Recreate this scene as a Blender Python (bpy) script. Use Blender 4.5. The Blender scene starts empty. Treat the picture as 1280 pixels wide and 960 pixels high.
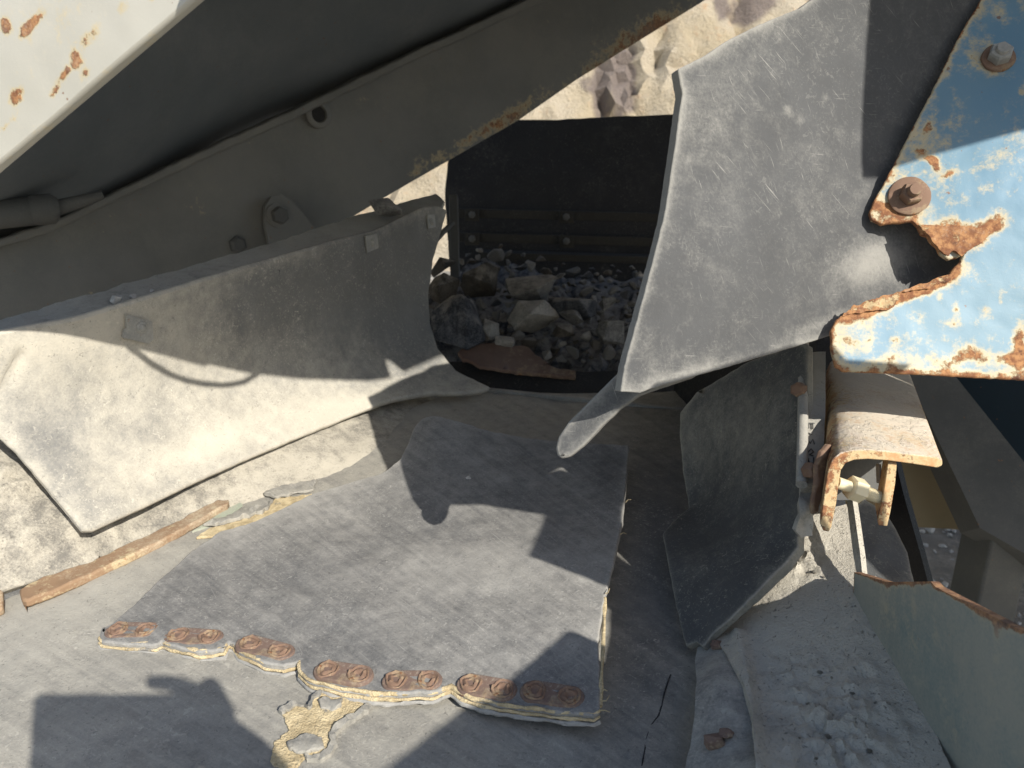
import bpy, bmesh, math, random
import numpy as np
from mathutils import Vector, Matrix, noise, geometry

# ------------------------------------------------------------------ camera, light, exposure
scene = bpy.context.scene
COL = scene.collection
ZB = 0.95                                   # height of the conveyor belt above the ground
CAM = Vector((0.0, 0.0, ZB + 0.55))
PITCH = math.radians(18.0)
F = 950.0                                   # focal length in photo pixels (1280 wide)
AX, AY, AZ = Vector((1, 0, 0)), Vector((0, math.sin(PITCH), math.cos(PITCH))), Vector((0, math.cos(PITCH), -math.sin(PITCH)))

cam_d = bpy.data.cameras.new('camera')
cam_d.sensor_width = 36.0
cam_d.lens = 36.0 * F / 1280.0
cam_d.clip_start = 0.01
cam_d.clip_end = 500.0
cam_d.dof.use_dof = True
cam_d.dof.focus_distance = 0.9
cam_d.dof.aperture_fstop = 9.0
cam_o = bpy.data.objects.new('camera', cam_d)
cam_o.location = CAM
cam_o.rotation_euler = (math.radians(90) - PITCH, 0, 0)
COL.objects.link(cam_o)
scene.camera = cam_o

LIGHT = (AX * ((90 - 640) / F) + AY * ((480 - 890) / F) + AZ).normalized()   # direction sunlight travels
SUN = -LIGHT
elev = math.asin(SUN.z)
world = bpy.data.worlds.new("World")
scene.world = world
world.use_nodes = True
wt = world.node_tree
sky = wt.nodes.new('ShaderNodeTexSky')
sky.sky_type = 'NISHITA'
sky.sun_disc = False
sky.sun_elevation = elev
sky.sun_rotation = math.atan2(SUN.x, SUN.y)
sky.air_density = 1.0
sky.dust_density = 1.2
wt.links.new(sky.outputs[0], wt.nodes['Background'].inputs[0])
wt.nodes['Background'].inputs[1].default_value = 0.13
sun_d = bpy.data.lights.new('sun', 'SUN')
sun_d.energy = 5.0
sun_d.angle = math.radians(0.5)
sun_d.color = (1.0, 0.955, 0.88)
sun_o = bpy.data.objects.new('sun', sun_d)
sun_o.rotation_euler = LIGHT.to_track_quat('-Z', 'Y').to_euler()
sun_o.location = (3, -4, 6)
COL.objects.link(sun_o)
scene.view_settings.view_transform = 'Standard'
scene.view_settings.look = 'None'
scene.view_settings.exposure = 0.36
scene.view_settings.gamma = 1.0
scene.view_settings.use_curve_mapping = False
scene.cycles.max_bounces = 8
scene.cycles.diffuse_bounces = 5
scene.cycles.use_denoising = True

# ------------------------------------------------------------------ placing helpers
nAX, nAY, nAZ, nC = (np.array(x) for x in (AX, AY, AZ, CAM))

def W(u, v, d):
    """sight-line (u, v) of the survey photograph at distance d along the view axis -> world points"""
    u, v, d = np.asarray(u, float), np.asarray(v, float), np.asarray(d, float)
    return nC + d[..., None] * (((u - 640) / F)[..., None] * nAX + ((480 - v) / F)[..., None] * nAY + nAZ)

def P(u, v, d):
    return Vector(W(np.array(u), np.array(v), np.array(d)).tolist())

def zd(v, z):
    """distance at which sight-line height v reaches height z above the belt"""
    return (0.55 - z) / (math.sin(PITCH) + (v - 480) / F * math.cos(PITCH))

def Z(u, v, z):
    return (u, v, zd(v, z))

def camxyz(x, y, d):
    return CAM + AX * x + AY * y + AZ * d

def cast(u, v, ds, dc):
    """point at view distance dc on the sun ray that ends at (u, v, ds)"""
    return P(u, v, ds) - LIGHT / LIGHT.dot(AZ) * (ds - dc)

def tps(ctrl):
    """smooth 1/distance field through (u, v, d) control points"""
    c = np.array(ctrl, float)
    xy, val = c[:, :2] / 400.0, 1.0 / c[:, 2]
    n = len(c)
    def U(r2):
        return np.where(r2 > 1e-12, r2 * np.log(np.maximum(r2, 1e-12)), 0.0)
    K = U(((xy[:, None] - xy[None]) ** 2).sum(-1)) + np.eye(n) * 1e-3
    Q = np.hstack([np.ones((n, 1)), xy])
    A = np.zeros((n + 3, n + 3))
    A[:n, :n], A[:n, n:], A[n:, :n] = K, Q, Q.T
    if n <= 3:
        s = np.linalg.lstsq(Q, val, rcond=None)[0]
        w, a = np.zeros(n), s
    else:
        s = np.linalg.lstsq(A, np.concatenate([val, np.zeros(3)]), rcond=None)[0]
        w, a = s[:n], s[n:]
    def f(u, v):
        q = np.stack([np.asarray(u, float), np.asarray(v, float)], -1) / 400.0
        r2 = ((q[..., None, :] - xy) ** 2).sum(-1)
        inv = U(r2) @ w + a[0] + q @ a[1:]
        return W(u, v, 1.0 / np.maximum(inv, 0.02))
    return f

ORIGIN = {}

def tag(o, label=None, cat=None, group=None, kind=None):
    if label: o['label'] = label
    if cat: o['category'] = cat
    if group: o['group'] = group
    if kind: o['kind'] = kind
    return o

def link(name, verts, faces, mat, parent=None, smooth=35, origin=None, mats=None):
    """one mesh object from world-space vertices, origin at its base"""
    v = np.array(verts, float).reshape(-1, 3)
    o = np.array([(v[:, 0].min() + v[:, 0].max()) / 2, (v[:, 1].min() + v[:, 1].max()) / 2, v[:, 2].min()]) if origin is None else np.array(origin, float)
    me = bpy.data.meshes.new(name)
    me.from_pydata((v - o).tolist(), [], [list(f) for f in faces])
    me.materials.append(mat)
    me.update()
    if smooth:
        me.shade_smooth()
        me.set_sharp_from_angle(angle=math.radians(smooth))
    ob = bpy.data.objects.new(name, me)
    COL.objects.link(ob)
    po = ORIGIN[parent.name] if parent else np.zeros(3)
    ob.location = (o - po).tolist()
    if parent: ob.parent = parent
    ORIGIN[ob.name] = o
    return ob

def empty(name, loc, label, cat, group=None):
    o = bpy.data.objects.new(name, None)
    o.empty_display_size = 0.05
    o.location = loc
    COL.objects.link(o)
    ORIGIN[o.name] = np.array(loc, float)
    return tag(o, label, cat, group)

def fr(p, s, octs=4):
    return noise.fractal(Vector(p) * s, 1.0, 2.0, octs)

def inpoly(pts, poly):
    x, y = pts[:, 0], pts[:, 1]
    c = np.zeros(len(pts), bool)
    j = len(poly) - 1
    for i in range(len(poly)):
        xi, yi, xj, yj = *poly[i], *poly[j]
        if yi != yj:
            c ^= ((yi > y) != (yj > y)) & (x < (xj - xi) * (y - yi) / (yj - yi) + xi)
        j = i
    return c

def segdist(pts, poly):
    best = np.full(len(pts), 1e9)
    n = len(poly)
    for i in range(n):
        a, b = poly[i], poly[(i + 1) % n]
        ab = b - a
        t = np.clip(((pts - a) @ ab) / max(ab @ ab, 1e-12), 0, 1)
        best = np.minimum(best, np.hypot(*(pts - a - t[:, None] * ab).T))
    return best

def resample(outline, step, rag, seed, smooth=0):
    o = np.array(outline, float)
    for _ in range(smooth):
        nx = np.roll(o, -1, 0)
        o = np.stack([o * .75 + nx * .25, o * .25 + nx * .75], 1).reshape(-1, 2)
    pts = []
    n = len(o)
    for i in range(n):
        a, b = o[i], o[(i + 1) % n]
        L = np.hypot(*(b - a))
        k = max(1, int(round(L / step)))
        for j in range(k):
            p = a + (b - a) * j / k
            if rag:
                nn = np.array([b[1] - a[1], a[0] - b[0]]) / max(L, 1e-6)
                q = Vector((p[0] * .11 + seed * 7.3, p[1] * .11, 0))
                p = p + nn * rag * (noise.fractal(q, .8, 2.1, 4) + .7 * noise.noise(q * 4.3))
            pts.append(p)
    out = [pts[0]]
    for p in pts[1:]:
        if np.hypot(*(p - out[-1])) > step * .18: out.append(p)
    return np.array(out)

def sheet(name, outline, f, mat, th=0.01, parent=None, step=8, bump=None, rag=0.0, spots=(), off=0.0,
          seed=1, smooth=0, bevel=None, disp=None, front=None, sharp=38, edge=None):
    """a plate or sheet of real thickness cut to an outline; f maps outline coordinates to the world surface"""
    if not callable(f): f = tps(f)
    B = resample(outline, edge or step, rag, seed, smooth)
    lo, hi = B.min(0), B.max(0)
    rng = np.random.RandomState(seed)
    gx, gy = np.meshgrid(np.arange(lo[0], hi[0], step), np.arange(lo[1], hi[1], step * .9))
    gx = gx + (np.arange(gx.shape[0]) % 2)[:, None] * step * .5
    G = np.stack([gx.ravel(), gy.ravel()], 1) + rng.uniform(-.14, .14, (gx.size, 2)) * step
    G = G[inpoly(G, B)]
    if len(G): G = G[segdist(G, B) > step * .55]
    allp = np.vstack([B, G]) if len(G) else B
    nb = len(B)
    vs, es, fs, ov, oe, of = geometry.delaunay_2d_cdt([Vector(p) for p in allp], [(i, (i + 1) % nb) for i in range(nb)], [], 0, 1e-5)
    q = np.array([(p.x, p.y) for p in vs])
    tri = np.array([t for t in fs if len(t) == 3])
    tri = tri[inpoly(q[tri].mean(1), B)]
    used = np.unique(tri)
    remap = -np.ones(len(q), int); remap[used] = np.arange(len(used))
    q, tri = q[used], remap[tri]
    p = f(q[:, 0], q[:, 1])
    fn = np.cross(p[tri[:, 1]] - p[tri[:, 0]], p[tri[:, 2]] - p[tri[:, 0]])
    ref = (nC - p[tri].mean(1)) if front is None else np.tile(np.array(front, float), (len(tri), 1))
    if (fn * ref).sum() < 0:
        tri = tri[:, ::-1]; fn = -fn
    vn = np.zeros_like(p)
    for k in range(3): np.add.at(vn, tri[:, k], fn)
    vn /= np.maximum(np.linalg.norm(vn, axis=1), 1e-12)[:, None]
    p = p + vn * off
    back = p - vn * th
    if bump:
        for amp, sc in bump:
            dv = np.array([fr(x, sc, 3) for x in p]) * amp
            p = p + vn * dv[:, None]
    if disp is not None:
        dv = disp(q, p)
        p = p + vn * dv[:, None]
    n = len(p)
    cnt = {}
    for t in tri:
        for a, b in ((t[0], t[1]), (t[1], t[2]), (t[2], t[0])):
            cnt[(a, b)] = 1
    rim = [(a, b) for a, b in cnt if (b, a) not in cnt]
    faces = [tuple(t) for t in tri] + [tuple(t[::-1] + n) for t in tri] + [(b, a, a + n, b + n) for a, b in rim]
    ob = link(name, np.vstack([p, back]), faces, mat, parent, smooth=sharp)
    me = ob.data
    mpp = np.median(np.linalg.norm(p[tri[:, 0]] - p[tri[:, 1]], axis=1)) / max(np.median(np.hypot(*(q[tri[:, 0]] - q[tri[:, 1]]).T)), 1e-6)
    rd = segdist(q, B) * mpp
    at = me.attributes.new('rim', 'FLOAT', 'POINT'); at.data.foreach_set('value', np.concatenate([rd, rd * 0]).astype(np.float32))
    sv = np.zeros(n)
    for s in spots:
        u0, v0, ru, rv, st = s[:5]
        an = math.radians(s[5]) if len(s) > 5 else 0
        dx, dy = q[:, 0] - u0, q[:, 1] - v0
        x, y = dx * math.cos(an) + dy * math.sin(an), -dx * math.sin(an) + dy * math.cos(an)
        sv += st * np.exp(-((x / ru) ** 2 + (y / rv) ** 2))
    at = me.attributes.new('spot', 'FLOAT', 'POINT'); at.data.foreach_set('value', np.concatenate([sv, sv]).astype(np.float32))
    uvl = me.uv_layers.new(name='flat')
    li = np.zeros(len(me.loops), np.int32); me.loops.foreach_get('vertex_index', li)
    qq = np.vstack([q, q])[li] * mpp
    uvl.data.foreach_set('uv', qq.astype(np.float32).ravel())
    if bevel is None: bevel = min(th * .35, .003)
    if bevel:
        md = ob.modifiers.new('edge', 'BEVEL')
        md.width = bevel; md.segments = 2; md.limit_method = 'ANGLE'; md.angle_limit = math.radians(58)
        md.use_clamp_overlap = True
    return ob

def basis(axis):
    a = Vector(axis).normalized()
    x = a.orthogonal().normalized()
    return x, a.cross(x), a

def lathe(name, prof, c, axis, mat, parent=None, seg=20, rot=0.0, smooth=40, jit=0.0):
    x, y, a = basis(axis)
    vs, fs = [], []
    for r, h in prof:
        for k in range(seg):
            t = 2 * math.pi * k / seg + rot
            rr = r * (1 + jit * math.sin(3 * t + h * 900) + jit * .6 * math.sin(7 * t + 2))
            vs.append(tuple(Vector(c) + x * (rr * math.cos(t)) + y * (rr * math.sin(t)) + a * h))
    m = len(prof)
    for i in range(m - 1):
        for k in range(seg):
            l = (k + 1) % seg
            fs.append((i * seg + k, i * seg + l, (i + 1) * seg + l, (i + 1) * seg + k))
    fs.append(tuple(range(seg))[::-1]); fs.append(tuple(range((m - 1) * seg, m * seg)))
    return link(name, vs, fs, mat, parent, smooth=smooth)

def tube(name, pts, rad, mat, parent=None, seg=8, flat=1.0, up=(0, 0, 1), smooth=60, jit=0.0):
    pts = [Vector(p) for p in pts]
    n = len(pts)
    rads = rad if isinstance(rad, (list, tuple)) else [rad] * n
    vs, fs = [], []
    for i, p in enumerate(pts):
        t = (pts[min(i + 1, n - 1)] - pts[max(i - 1, 0)]).normalized()
        s = t.cross(Vector(up))
        s = s.normalized() if s.length > 1e-6 else t.orthogonal().normalized()
        w = s.cross(t)
        for k in range(seg):
            a = 2 * math.pi * k / seg + math.pi / seg
            r = rads[i] * (1 + (fr(p + s * math.cos(a) * .01 + w * math.sin(a) * .01, 120, 2) * jit if jit else 0))
            vs.append(tuple(p + s * (r * math.cos(a)) + w * (r * flat * math.sin(a))))
    for i in range(n - 1):
        for k in range(seg):
            l = (k + 1) % seg
            fs.append((i * seg + k, i * seg + l, (i + 1) * seg + l, (i + 1) * seg + k))
    fs.append(tuple(range(seg))[::-1]); fs.append(tuple(range((n - 1) * seg, n * seg)))
    return link(name, vs, fs, mat, parent, smooth=smooth)

def bev(ob, w, seg=2):
    md = ob.modifiers.new('edge', 'BEVEL'); md.width = w; md.segments = seg; md.limit_method = 'ANGLE'; md.angle_limit = math.radians(40)
    return ob

def extrude(name, prof, vec, mat, parent=None, bevel=0.002, cuts=1, smooth=40):
    """closed profile (world points) pushed along a vector"""
    n = len(prof)
    vs, fs = [], []
    for i in range(cuts + 1):
        vs += [tuple(Vector(p) + Vector(vec) * (i / cuts)) for p in prof]
    for i in range(cuts):
        for k in range(n):
            l = (k + 1) % n
            fs.append((i * n + k, i * n + l, (i + 1) * n + l, (i + 1) * n + k))
    fs.append(tuple(range(n))[::-1]); fs.append(tuple(range(cuts * n, (cuts + 1) * n)))
    ob = link(name, vs, fs, mat, parent, smooth=smooth)
    bm = bmesh.new(); bm.from_mesh(ob.data); bmesh.ops.recalc_face_normals(bm, faces=bm.faces); bm.to_mesh(ob.data); bm.free()
    if bevel: bev(ob, bevel)
    return ob

def bar(name, a, b, w, h, mat, parent=None, up=(0, 0, 1), bevel=0.002):
    a, b = Vector(a), Vector(b)
    t = (b - a).normalized(); s = t.cross(Vector(up)).normalized(); u = s.cross(t)
    return extrude(name, [a + s * (x * w / 2) + u * (y * h / 2) for x, y in ((-1, -1), (1, -1), (1, 1), (-1, 1))], b - a, mat, parent, bevel)

# ------------------------------------------------------------------ materials
class M:
    def __init__(s, name):
        s.m = bpy.data.materials.new(name); s.m.use_nodes = True
        s.t = s.m.node_tree; s.b = s.t.nodes['Principled BSDF']
        s.co = s.t.nodes.new('ShaderNodeTexCoord')
        s.obj = s.co.outputs['Object']
        uv = s.t.nodes.new('ShaderNodeUVMap'); uv.uv_map = 'flat'; s.uv = uv.outputs[0]
        s.nz = None
    def put(s, sock, x):
        if isinstance(x, bpy.types.NodeSocket): s.t.links.new(x, sock)
        else: sock.default_value = x
    def math(s, op, a, b=0.0, clamp=False):
        n = s.t.nodes.new('ShaderNodeMath'); n.operation = op; n.use_clamp = clamp
        s.put(n.inputs[0], a); s.put(n.inputs[1], b)
        return n.outputs[0]
    def add(s, *xs):
        r = xs[0]
        for x in xs[1:]: r = s.math('ADD', r, x)
        return r
    def mul(s, a, b): return s.math('MULTIPLY', a, b)
    def noise(s, scale, detail=4, rough=.6, vec=None, dist=0.0, shift=0.0):
        n = s.t.nodes.new('ShaderNodeTexNoise')
        v = vec or s.obj
        if shift:
            mp = s.t.nodes.new('ShaderNodeMapping'); mp.inputs[1].default_value = (shift, shift * .7, shift * 1.3)
            s.t.links.new(v, mp.inputs[0]); v = mp.outputs[0]
        s.t.links.new(v, n.inputs['Vector'])
        n.inputs['Scale'].default_value = scale; n.inputs['Detail'].default_value = detail
        n.inputs['Roughness'].default_value = rough; n.inputs['Distortion'].default_value = dist
        return n.outputs['Fac']
    def streak(s, sx, sy, ang, detail=3, vec=None, shift=0.0):
        r = s.t.nodes.new('ShaderNodeMapping'); r.inputs[2].default_value = (0, 0, math.radians(ang)); r.inputs[1].default_value = (shift, shift, 0)
        s.t.links.new(vec or s.uv, r.inputs[0])
        m = s.t.nodes.new('ShaderNodeMapping'); m.inputs[3].default_value = (sx, sy, 1)
        s.t.links.new(r.outputs[0], m.inputs[0])
        n = s.t.nodes.new('ShaderNodeTexNoise'); n.inputs['Scale'].default_value = 1; n.inputs['Detail'].default_value = detail
        n.inputs['Roughness'].default_value = .6
        s.t.links.new(m.outputs[0], n.inputs['Vector'])
        return n.outputs['Fac']
    def mr(s, x, lo, hi, a=0.0, b=1.0):
        n = s.t.nodes.new('ShaderNodeMapRange'); n.interpolation_type = 'SMOOTHSTEP'
        s.put(n.inputs[0], x)
        for i, y in enumerate((lo, hi, a, b)): s.put(n.inputs[i + 1], y)
        return n.outputs[0]
    def mix(s, f, a, b):
        n = s.t.nodes.new('ShaderNodeMix'); n.data_type = 'RGBA'
        s.put(n.inputs[0], f)
        for i, x in ((6, a), (7, b)):
            s.put(n.inputs[i], (*x, 1.0) if isinstance(x, tuple) else x)
        return n.outputs[2]
    def attr(s, name):
        n = s.t.nodes.new('ShaderNodeAttribute'); n.attribute_name = name
        return n.outputs['Fac']
    def up(s):
        if s.nz is None:
            g = s.t.nodes.new('ShaderNodeNewGeometry'); x = s.t.nodes.new('ShaderNodeSeparateXYZ')
            s.t.links.new(g.outputs['Normal'], x.inputs[0]); s.nz = x.outputs[2]
        return s.nz
    def rim(s, w):
        return s.math('POWER', 2.718, s.mul(s.attr('rim'), -1.0 / w))
    def done(s, col, rough=.8, height=None, strength=.4, dist=.002, metal=0.0, spec=.3):
        s.put(s.b.inputs['Base Color'], col if isinstance(col, bpy.types.NodeSocket) else (*col, 1))
        s.put(s.b.inputs['Roughness'], rough); s.put(s.b.inputs['Metallic'], metal)
        s.b.inputs['Specular IOR Level'].default_value = spec
        if height is not None:
            n = s.t.nodes.new('ShaderNodeBump'); n.inputs['Strength'].default_value = strength; n.inputs['Distance'].default_value = dist
            s.t.links.new(height, n.inputs['Height']); s.t.links.new(n.outputs[0], s.b.inputs['Normal'])
        return s.m

def rubber(name, base, dust, lo=.42, hi=.62, up=0.0, rim=0.0, rimw=.004, scr=0.0, ang=35, big=5, rough=.85, bump=.35, spot=0.0,
           dust2=None, spec=.25, streak=None, nick=.35):
    m = M(name)
    n1, n2, n3 = m.noise(big, 6), m.noise(48, 6, .65), m.noise(330, 4, .7)
    k = m.add(m.mul(n1, .42), m.mul(n2, .34), m.mul(n3, .24))
    if up: k = m.add(k, m.mul(m.up(), up))
    if rim: k = m.add(k, m.mul(m.rim(rimw), rim))
    if spot: k = m.add(k, m.mul(m.attr('spot'), spot))
    if streak:
        st = m.streak(streak[0], streak[1], streak[2])
        k = m.add(k, m.mul(m.math('SUBTRACT', st, .5), streak[3]))
    mask = m.mr(k, lo, hi)
    d = m.mix(m.noise(22, 4, shift=3.1), dust, dust2 or tuple(x * .78 for x in dust))
    b = m.mix(m.noise(14, 4, shift=7.7), tuple(x * .75 for x in base), tuple(x * 1.25 for x in base))
    col = m.mix(mask, b, d)
    # fine pale chips
    gate = m.mr(m.noise(11, 4, .6, shift=6.1), .38, .60, .25, 1)
    chips = m.add(m.mr(m.noise(125, 3, .55, shift=1.7, dist=1.6), .60, .68), m.mul(m.mr(m.noise(260, 2, .5, shift=2.9, dist=1.2), .61, .68), .8))
    col = m.mix(m.mul(m.mul(chips, gate), nick), col, tuple(min(1, x * 1.2) for x in dust))
    pits = m.mr(m.noise(150, 3, .55, shift=8.3, dist=1.8), .63, .70)
    col = m.mix(m.mul(pits, nick * 1.2), col, tuple(x * .55 for x in base))
    if scr:
        for i, (a, sc) in enumerate(((ang, 1.0), (ang - 22, .8), (ang + 48, .6))):
            st = m.streak(520, 16 + 7 * i, a, 2, shift=i * 1.3)
            gate = m.mr(m.noise(13 + 5 * i, 3, shift=i * 4.4), .47, .62)
            col = m.mix(m.mul(m.mul(m.mr(st, .64, .74), gate), scr * sc), col, tuple(min(1, x * 1.25) for x in dust))
    h = m.add(m.mul(n2, .6), m.mul(n3, .4), m.mul(pits, -.35 * nick), m.mul(chips, .12))
    return m.done(col, rough, h, bump, .003, spec=spec)

def painted(name, paint, fade, rim=.16, rimw=.006, spot=.3, th=.66, dust=None, dlo=.5, dhi=.7, rough=.5, big=9, spec=.4, dup=0.0, stain=0.0, soft=1.0, hal=.85, edge_rust=False):
    m = M(name)
    n1, n2, n3 = m.noise(big, 6, .6), m.noise(70, 6, .65), m.noise(320, 4, .7)
    k = m.add(m.mul(n1, .45), m.mul(n2, .38), m.mul(n3, .17), m.mul(m.attr('spot'), spot), m.mul(m.rim(rimw), rim))
    rust = m.mr(k, th - .012 * soft, th + .035 * soft)
    kh = k
    if stain:
        run = m.streak(150, 14, 0, 3)
        kh = m.add(k, m.mul(m.rim(.012), stain), m.mul(m.math('SUBTRACT', run, .5), stain * 1.3))
    halo = m.mr(kh, th - .10 * soft, th + .01)
    p = m.mix(m.mr(m.noise(4, 5, shift=2.2), .35, .65), paint, fade)
    rc = m.mix(m.mr(m.noise(120, 5, .7, shift=5), .38, .62), (.19, .08, .038), (.40, .205, .09))
    rc = m.mix(m.mr(m.noise(33, 5, .7, shift=9), .56, .68), rc, (.10, .045, .028))
    halo_c = m.mix(n2, (.46, .36, .19), (.60, .50, .30))
    col = m.mix(m.mul(halo, hal), p, halo_c)
    col = m.mix(rust, col, rc)
    specks = m.mr(m.noise(95, 3, .5, shift=12), .71, .745)
    col = m.mix(m.mul(specks, .8), col, (.20, .10, .05))
    if dust:
        dm = m.add(m.mul(m.noise(7, 5, shift=4), .5), m.mul(n3, .3), m.mul(n2, .2))
        if dup: dm = m.add(dm, m.mul(m.up(), dup))
        col = m.mix(m.mul(m.mr(dm, dlo, dhi, 0, .92), m.mr(m.mul(rust, m.rim(rimw * 3)), 0, 1, 1, .15) if edge_rust else 1.0), col, dust)
    r = m.mr(rust, 0, 1, rough, .9)
    h = m.add(m.mul(rust, .5), m.mul(m.mul(m.noise(150, 4, .7), rust), 1.2), m.mul(n3, .12))
    return m.done(col, r, h, .5, .0022, spec=spec)

def stone(name, a, b, rough=.9, sc=30, streak=0.0):
    m = M(name)
    n1, n2 = m.noise(sc, 6, .65), m.noise(sc * 8, 4, .7)
    oi = m.t.nodes.new('ShaderNodeObjectInfo')
    k = m.add(m.mul(n1, .6), m.mul(n2, .4))
    if streak:
        k = m.add(k, m.mul(m.math('SUBTRACT', m.streak(130, 9, 30, 4, vec=m.obj), .5), streak))
    col = m.mix(m.mr(k, .38, .62), a, b)
    col = m.mix(m.mul(oi.outputs['Random'], .55), col, tuple(x * .45 for x in a))
    col = m.mix(m.mr(m.math('ADD', m.mul(m.up(), .35), n1), .6, .95, 0, .55), col, (.34, .31, .27))
    return m.done(col, rough, m.add(m.mul(n1, .6), m.mul(n2, .4)), .7, .006)

DUST = (.62, .555, .43)
GREYD = (.40, .385, .35)
MAT = {}
MAT['flap_dusty'] = rubber('dust_caked_rubber', (.19, .187, .175), (.57, .525, .43), .22, .66, rim=.05, rimw=.01, spot=.42, streak=(90, 14, -35, .10), bump=.4)
MAT['under'] = rubber('caked_rough_rubber', (.16, .15, .13), (.52, .475, .385), .36, .58, bump=.9, big=9)
MAT['belt'] = rubber('worn_belt_rubber', (.14, .137, .13), (.43, .405, .345), .20, .70, spot=.22, streak=(160, 6, 58, .26), bump=.5, big=4, nick=.4)
MAT['scrap'] = rubber('worn_scrap_rubber', (.10, .10, .10), (.40, .385, .35), .27, .78, rim=.12, spot=.22, streak=(150, 6, 55, .22), bump=.45, scr=.35, ang=50, nick=.32)
MAT['front'] = rubber('scuffed_rubber', (.085, .086, .086), (.31, .30, .27), .45, .82, rim=.28, rimw=.005, spot=.35, scr=.6, ang=40, bump=.3, nick=.14)
MAT['mid'] = rubber('grey_flap_rubber', (.074, .076, .076), (.34, .32, .26), .46, .86, rim=.24, rimw=.004, spot=.35, scr=.3, ang=60, rough=.6, bump=.22)
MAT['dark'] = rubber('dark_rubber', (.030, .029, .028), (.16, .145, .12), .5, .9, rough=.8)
MAT['ledge'] = rubber('dust_covered_rubber', (.13, .13, .12), (.40, .38, .33), .30, .55, up=.05)
MAT['dust'] = rubber('settled_rock_dust', (.25, .24, .22), (.56, .515, .42), .25, .54, bump=1.3, big=11, dust2=(.44, .41, .35), nick=.55)
MAT['liner'] = rubber('dusty_liner_rubber', (.17, .165, .155), (.46, .435, .375), .36, .62, bump=.5)
MAT['blue'] = painted('weathered_blue_paint', (.12, .235, .325), (.16, .268, .335), rim=.15, rimw=.004, spot=.36, th=.63, dust=(.37, .35, .27), dlo=.52, dhi=.76, rough=.5, stain=.045, soft=1.3)
MAT['teal'] = painted('dusty_teal_paint', (.13, .21, .21), (.20, .23, .20), edge_rust=True, rim=.36, rimw=.0035, spot=.3, th=.69, dust=(.34, .33, .275), dlo=.28, dhi=.60)
MAT['white'] = painted('cream_white_paint', (.46, .44, .375), (.53, .51, .445), rim=.05, spot=.3, th=.655, rough=.4, dust=(.62, .56, .45), dlo=.5, dhi=.85)
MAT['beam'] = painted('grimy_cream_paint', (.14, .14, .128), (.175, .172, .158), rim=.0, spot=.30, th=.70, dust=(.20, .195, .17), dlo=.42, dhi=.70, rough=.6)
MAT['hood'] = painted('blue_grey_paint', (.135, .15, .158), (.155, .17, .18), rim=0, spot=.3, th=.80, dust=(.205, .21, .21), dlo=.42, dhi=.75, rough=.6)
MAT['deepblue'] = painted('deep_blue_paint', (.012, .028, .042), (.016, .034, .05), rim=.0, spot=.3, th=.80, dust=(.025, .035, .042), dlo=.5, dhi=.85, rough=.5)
MAT['rust'] = painted('rusty_steel', (.34, .17, .08), (.42, .23, .11), rim=.2, th=.60, dust=(.56, .50, .40), dlo=.52, dhi=.78, rough=.85)
MAT['rustdust'] = painted('dust_topped_rusty_steel', (.36, .19, .09), (.46, .26, .12), rim=.1, th=.60, dust=(.64, .57, .46), dlo=.62, dhi=.80, rough=.85, dup=.30)
MAT['barrust'] = painted('rusted_strip_steel', (.21, .13, .075), (.28, .18, .105), rim=.0, th=.62, dust=(.45, .37, .26), dlo=.46, dhi=.66, rough=.85)
MAT['brown'] = painted('dim_ochre_paint', (.20, .16, .09), (.24, .19, .11), rim=.0, th=.78, rough=.8, dust=(.2, .18, .14), dlo=.5, dhi=.8)
MAT['frame'] = painted('dark_grey_frame_paint', (.07, .072, .068), (.09, .09, .085), rim=.05, th=.75, rough=.7, dust=(.15, .145, .125), dlo=.45, dhi=.75)
MAT['strip'] = rubber('dim_strip_rubber', (.04, .038, .034), (.11, .10, .08), .5, .9, rough=.8)
MAT['steel'] = painted('dusty_grey_steel', (.20, .20, .19), (.26, .26, .24), rim=.0, th=.72, rough=.55, dust=(.42, .40, .35), dlo=.42, dhi=.66)
MAT['zinc'] = painted('yellow_zinc', (.62, .52, .30), (.68, .60, .40), rim=0, th=.68, rough=.45, dust=(.66, .60, .46), dlo=.5, dhi=.7)
MAT['bolt'] = painted('rusty_bolt_steel', (.15, .085, .052), (.20, .125, .085), rim=.0, th=.58, hal=.3, rough=.85, dust=(.52, .46, .37), dlo=.56, dhi=.74)
MAT['plate'] = painted('rust_crusted_plate', (.105, .062, .045), (.17, .115, .09), rim=.0, th=.60, rough=.95, dust=(.34, .285, .225), dlo=.53, dhi=.66, hal=.25)
MAT['palegreen'] = rubber('pale_green_paint', (.30, .34, .26), (.48, .46, .37), .35, .7)
def ply_mat():
    m = M('cream_ply_fabric')
    n1, n2 = m.noise(60, 5, .7), m.noise(420, 3, .6)
    col = m.mix(m.mr(n1, .35, .65), (.42, .33, .19), (.66, .54, .33))
    col = m.mix(m.mr(m.noise(26, 5, .7, shift=4), .60, .70), col, (.22, .21, .19))
    return m.done(col, .95, m.add(n1, n2), .9, .003)
MAT['ply'] = ply_mat()
MAT['rock_grey'] = stone('grey_rock', (.11, .107, .10), (.27, .26, .24))
MAT['rock_dark'] = stone('dark_slaty_rock', (.03, .033, .04), (.12, .125, .135), streak=.3)
MAT['rock_brown'] = stone('brown_rock', (.05, .043, .035), (.115, .10, .08))
MAT['rock_pale'] = stone('pale_rock', (.22, .21, .19), (.38, .36, .32))
MAT['gravel'] = stone('gravel_stone', (.34, .335, .325), (.55, .54, .51), sc=12)
MAT['black'] = rubber('black_plastic', (.015, .015, .016), (.05, .05, .05), .6, .9, rough=.4)
MAT['skin'] = rubber('skin', (.46, .28, .20), (.52, .33, .25), .4, .6, rough=.5, bump=.1)

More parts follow.
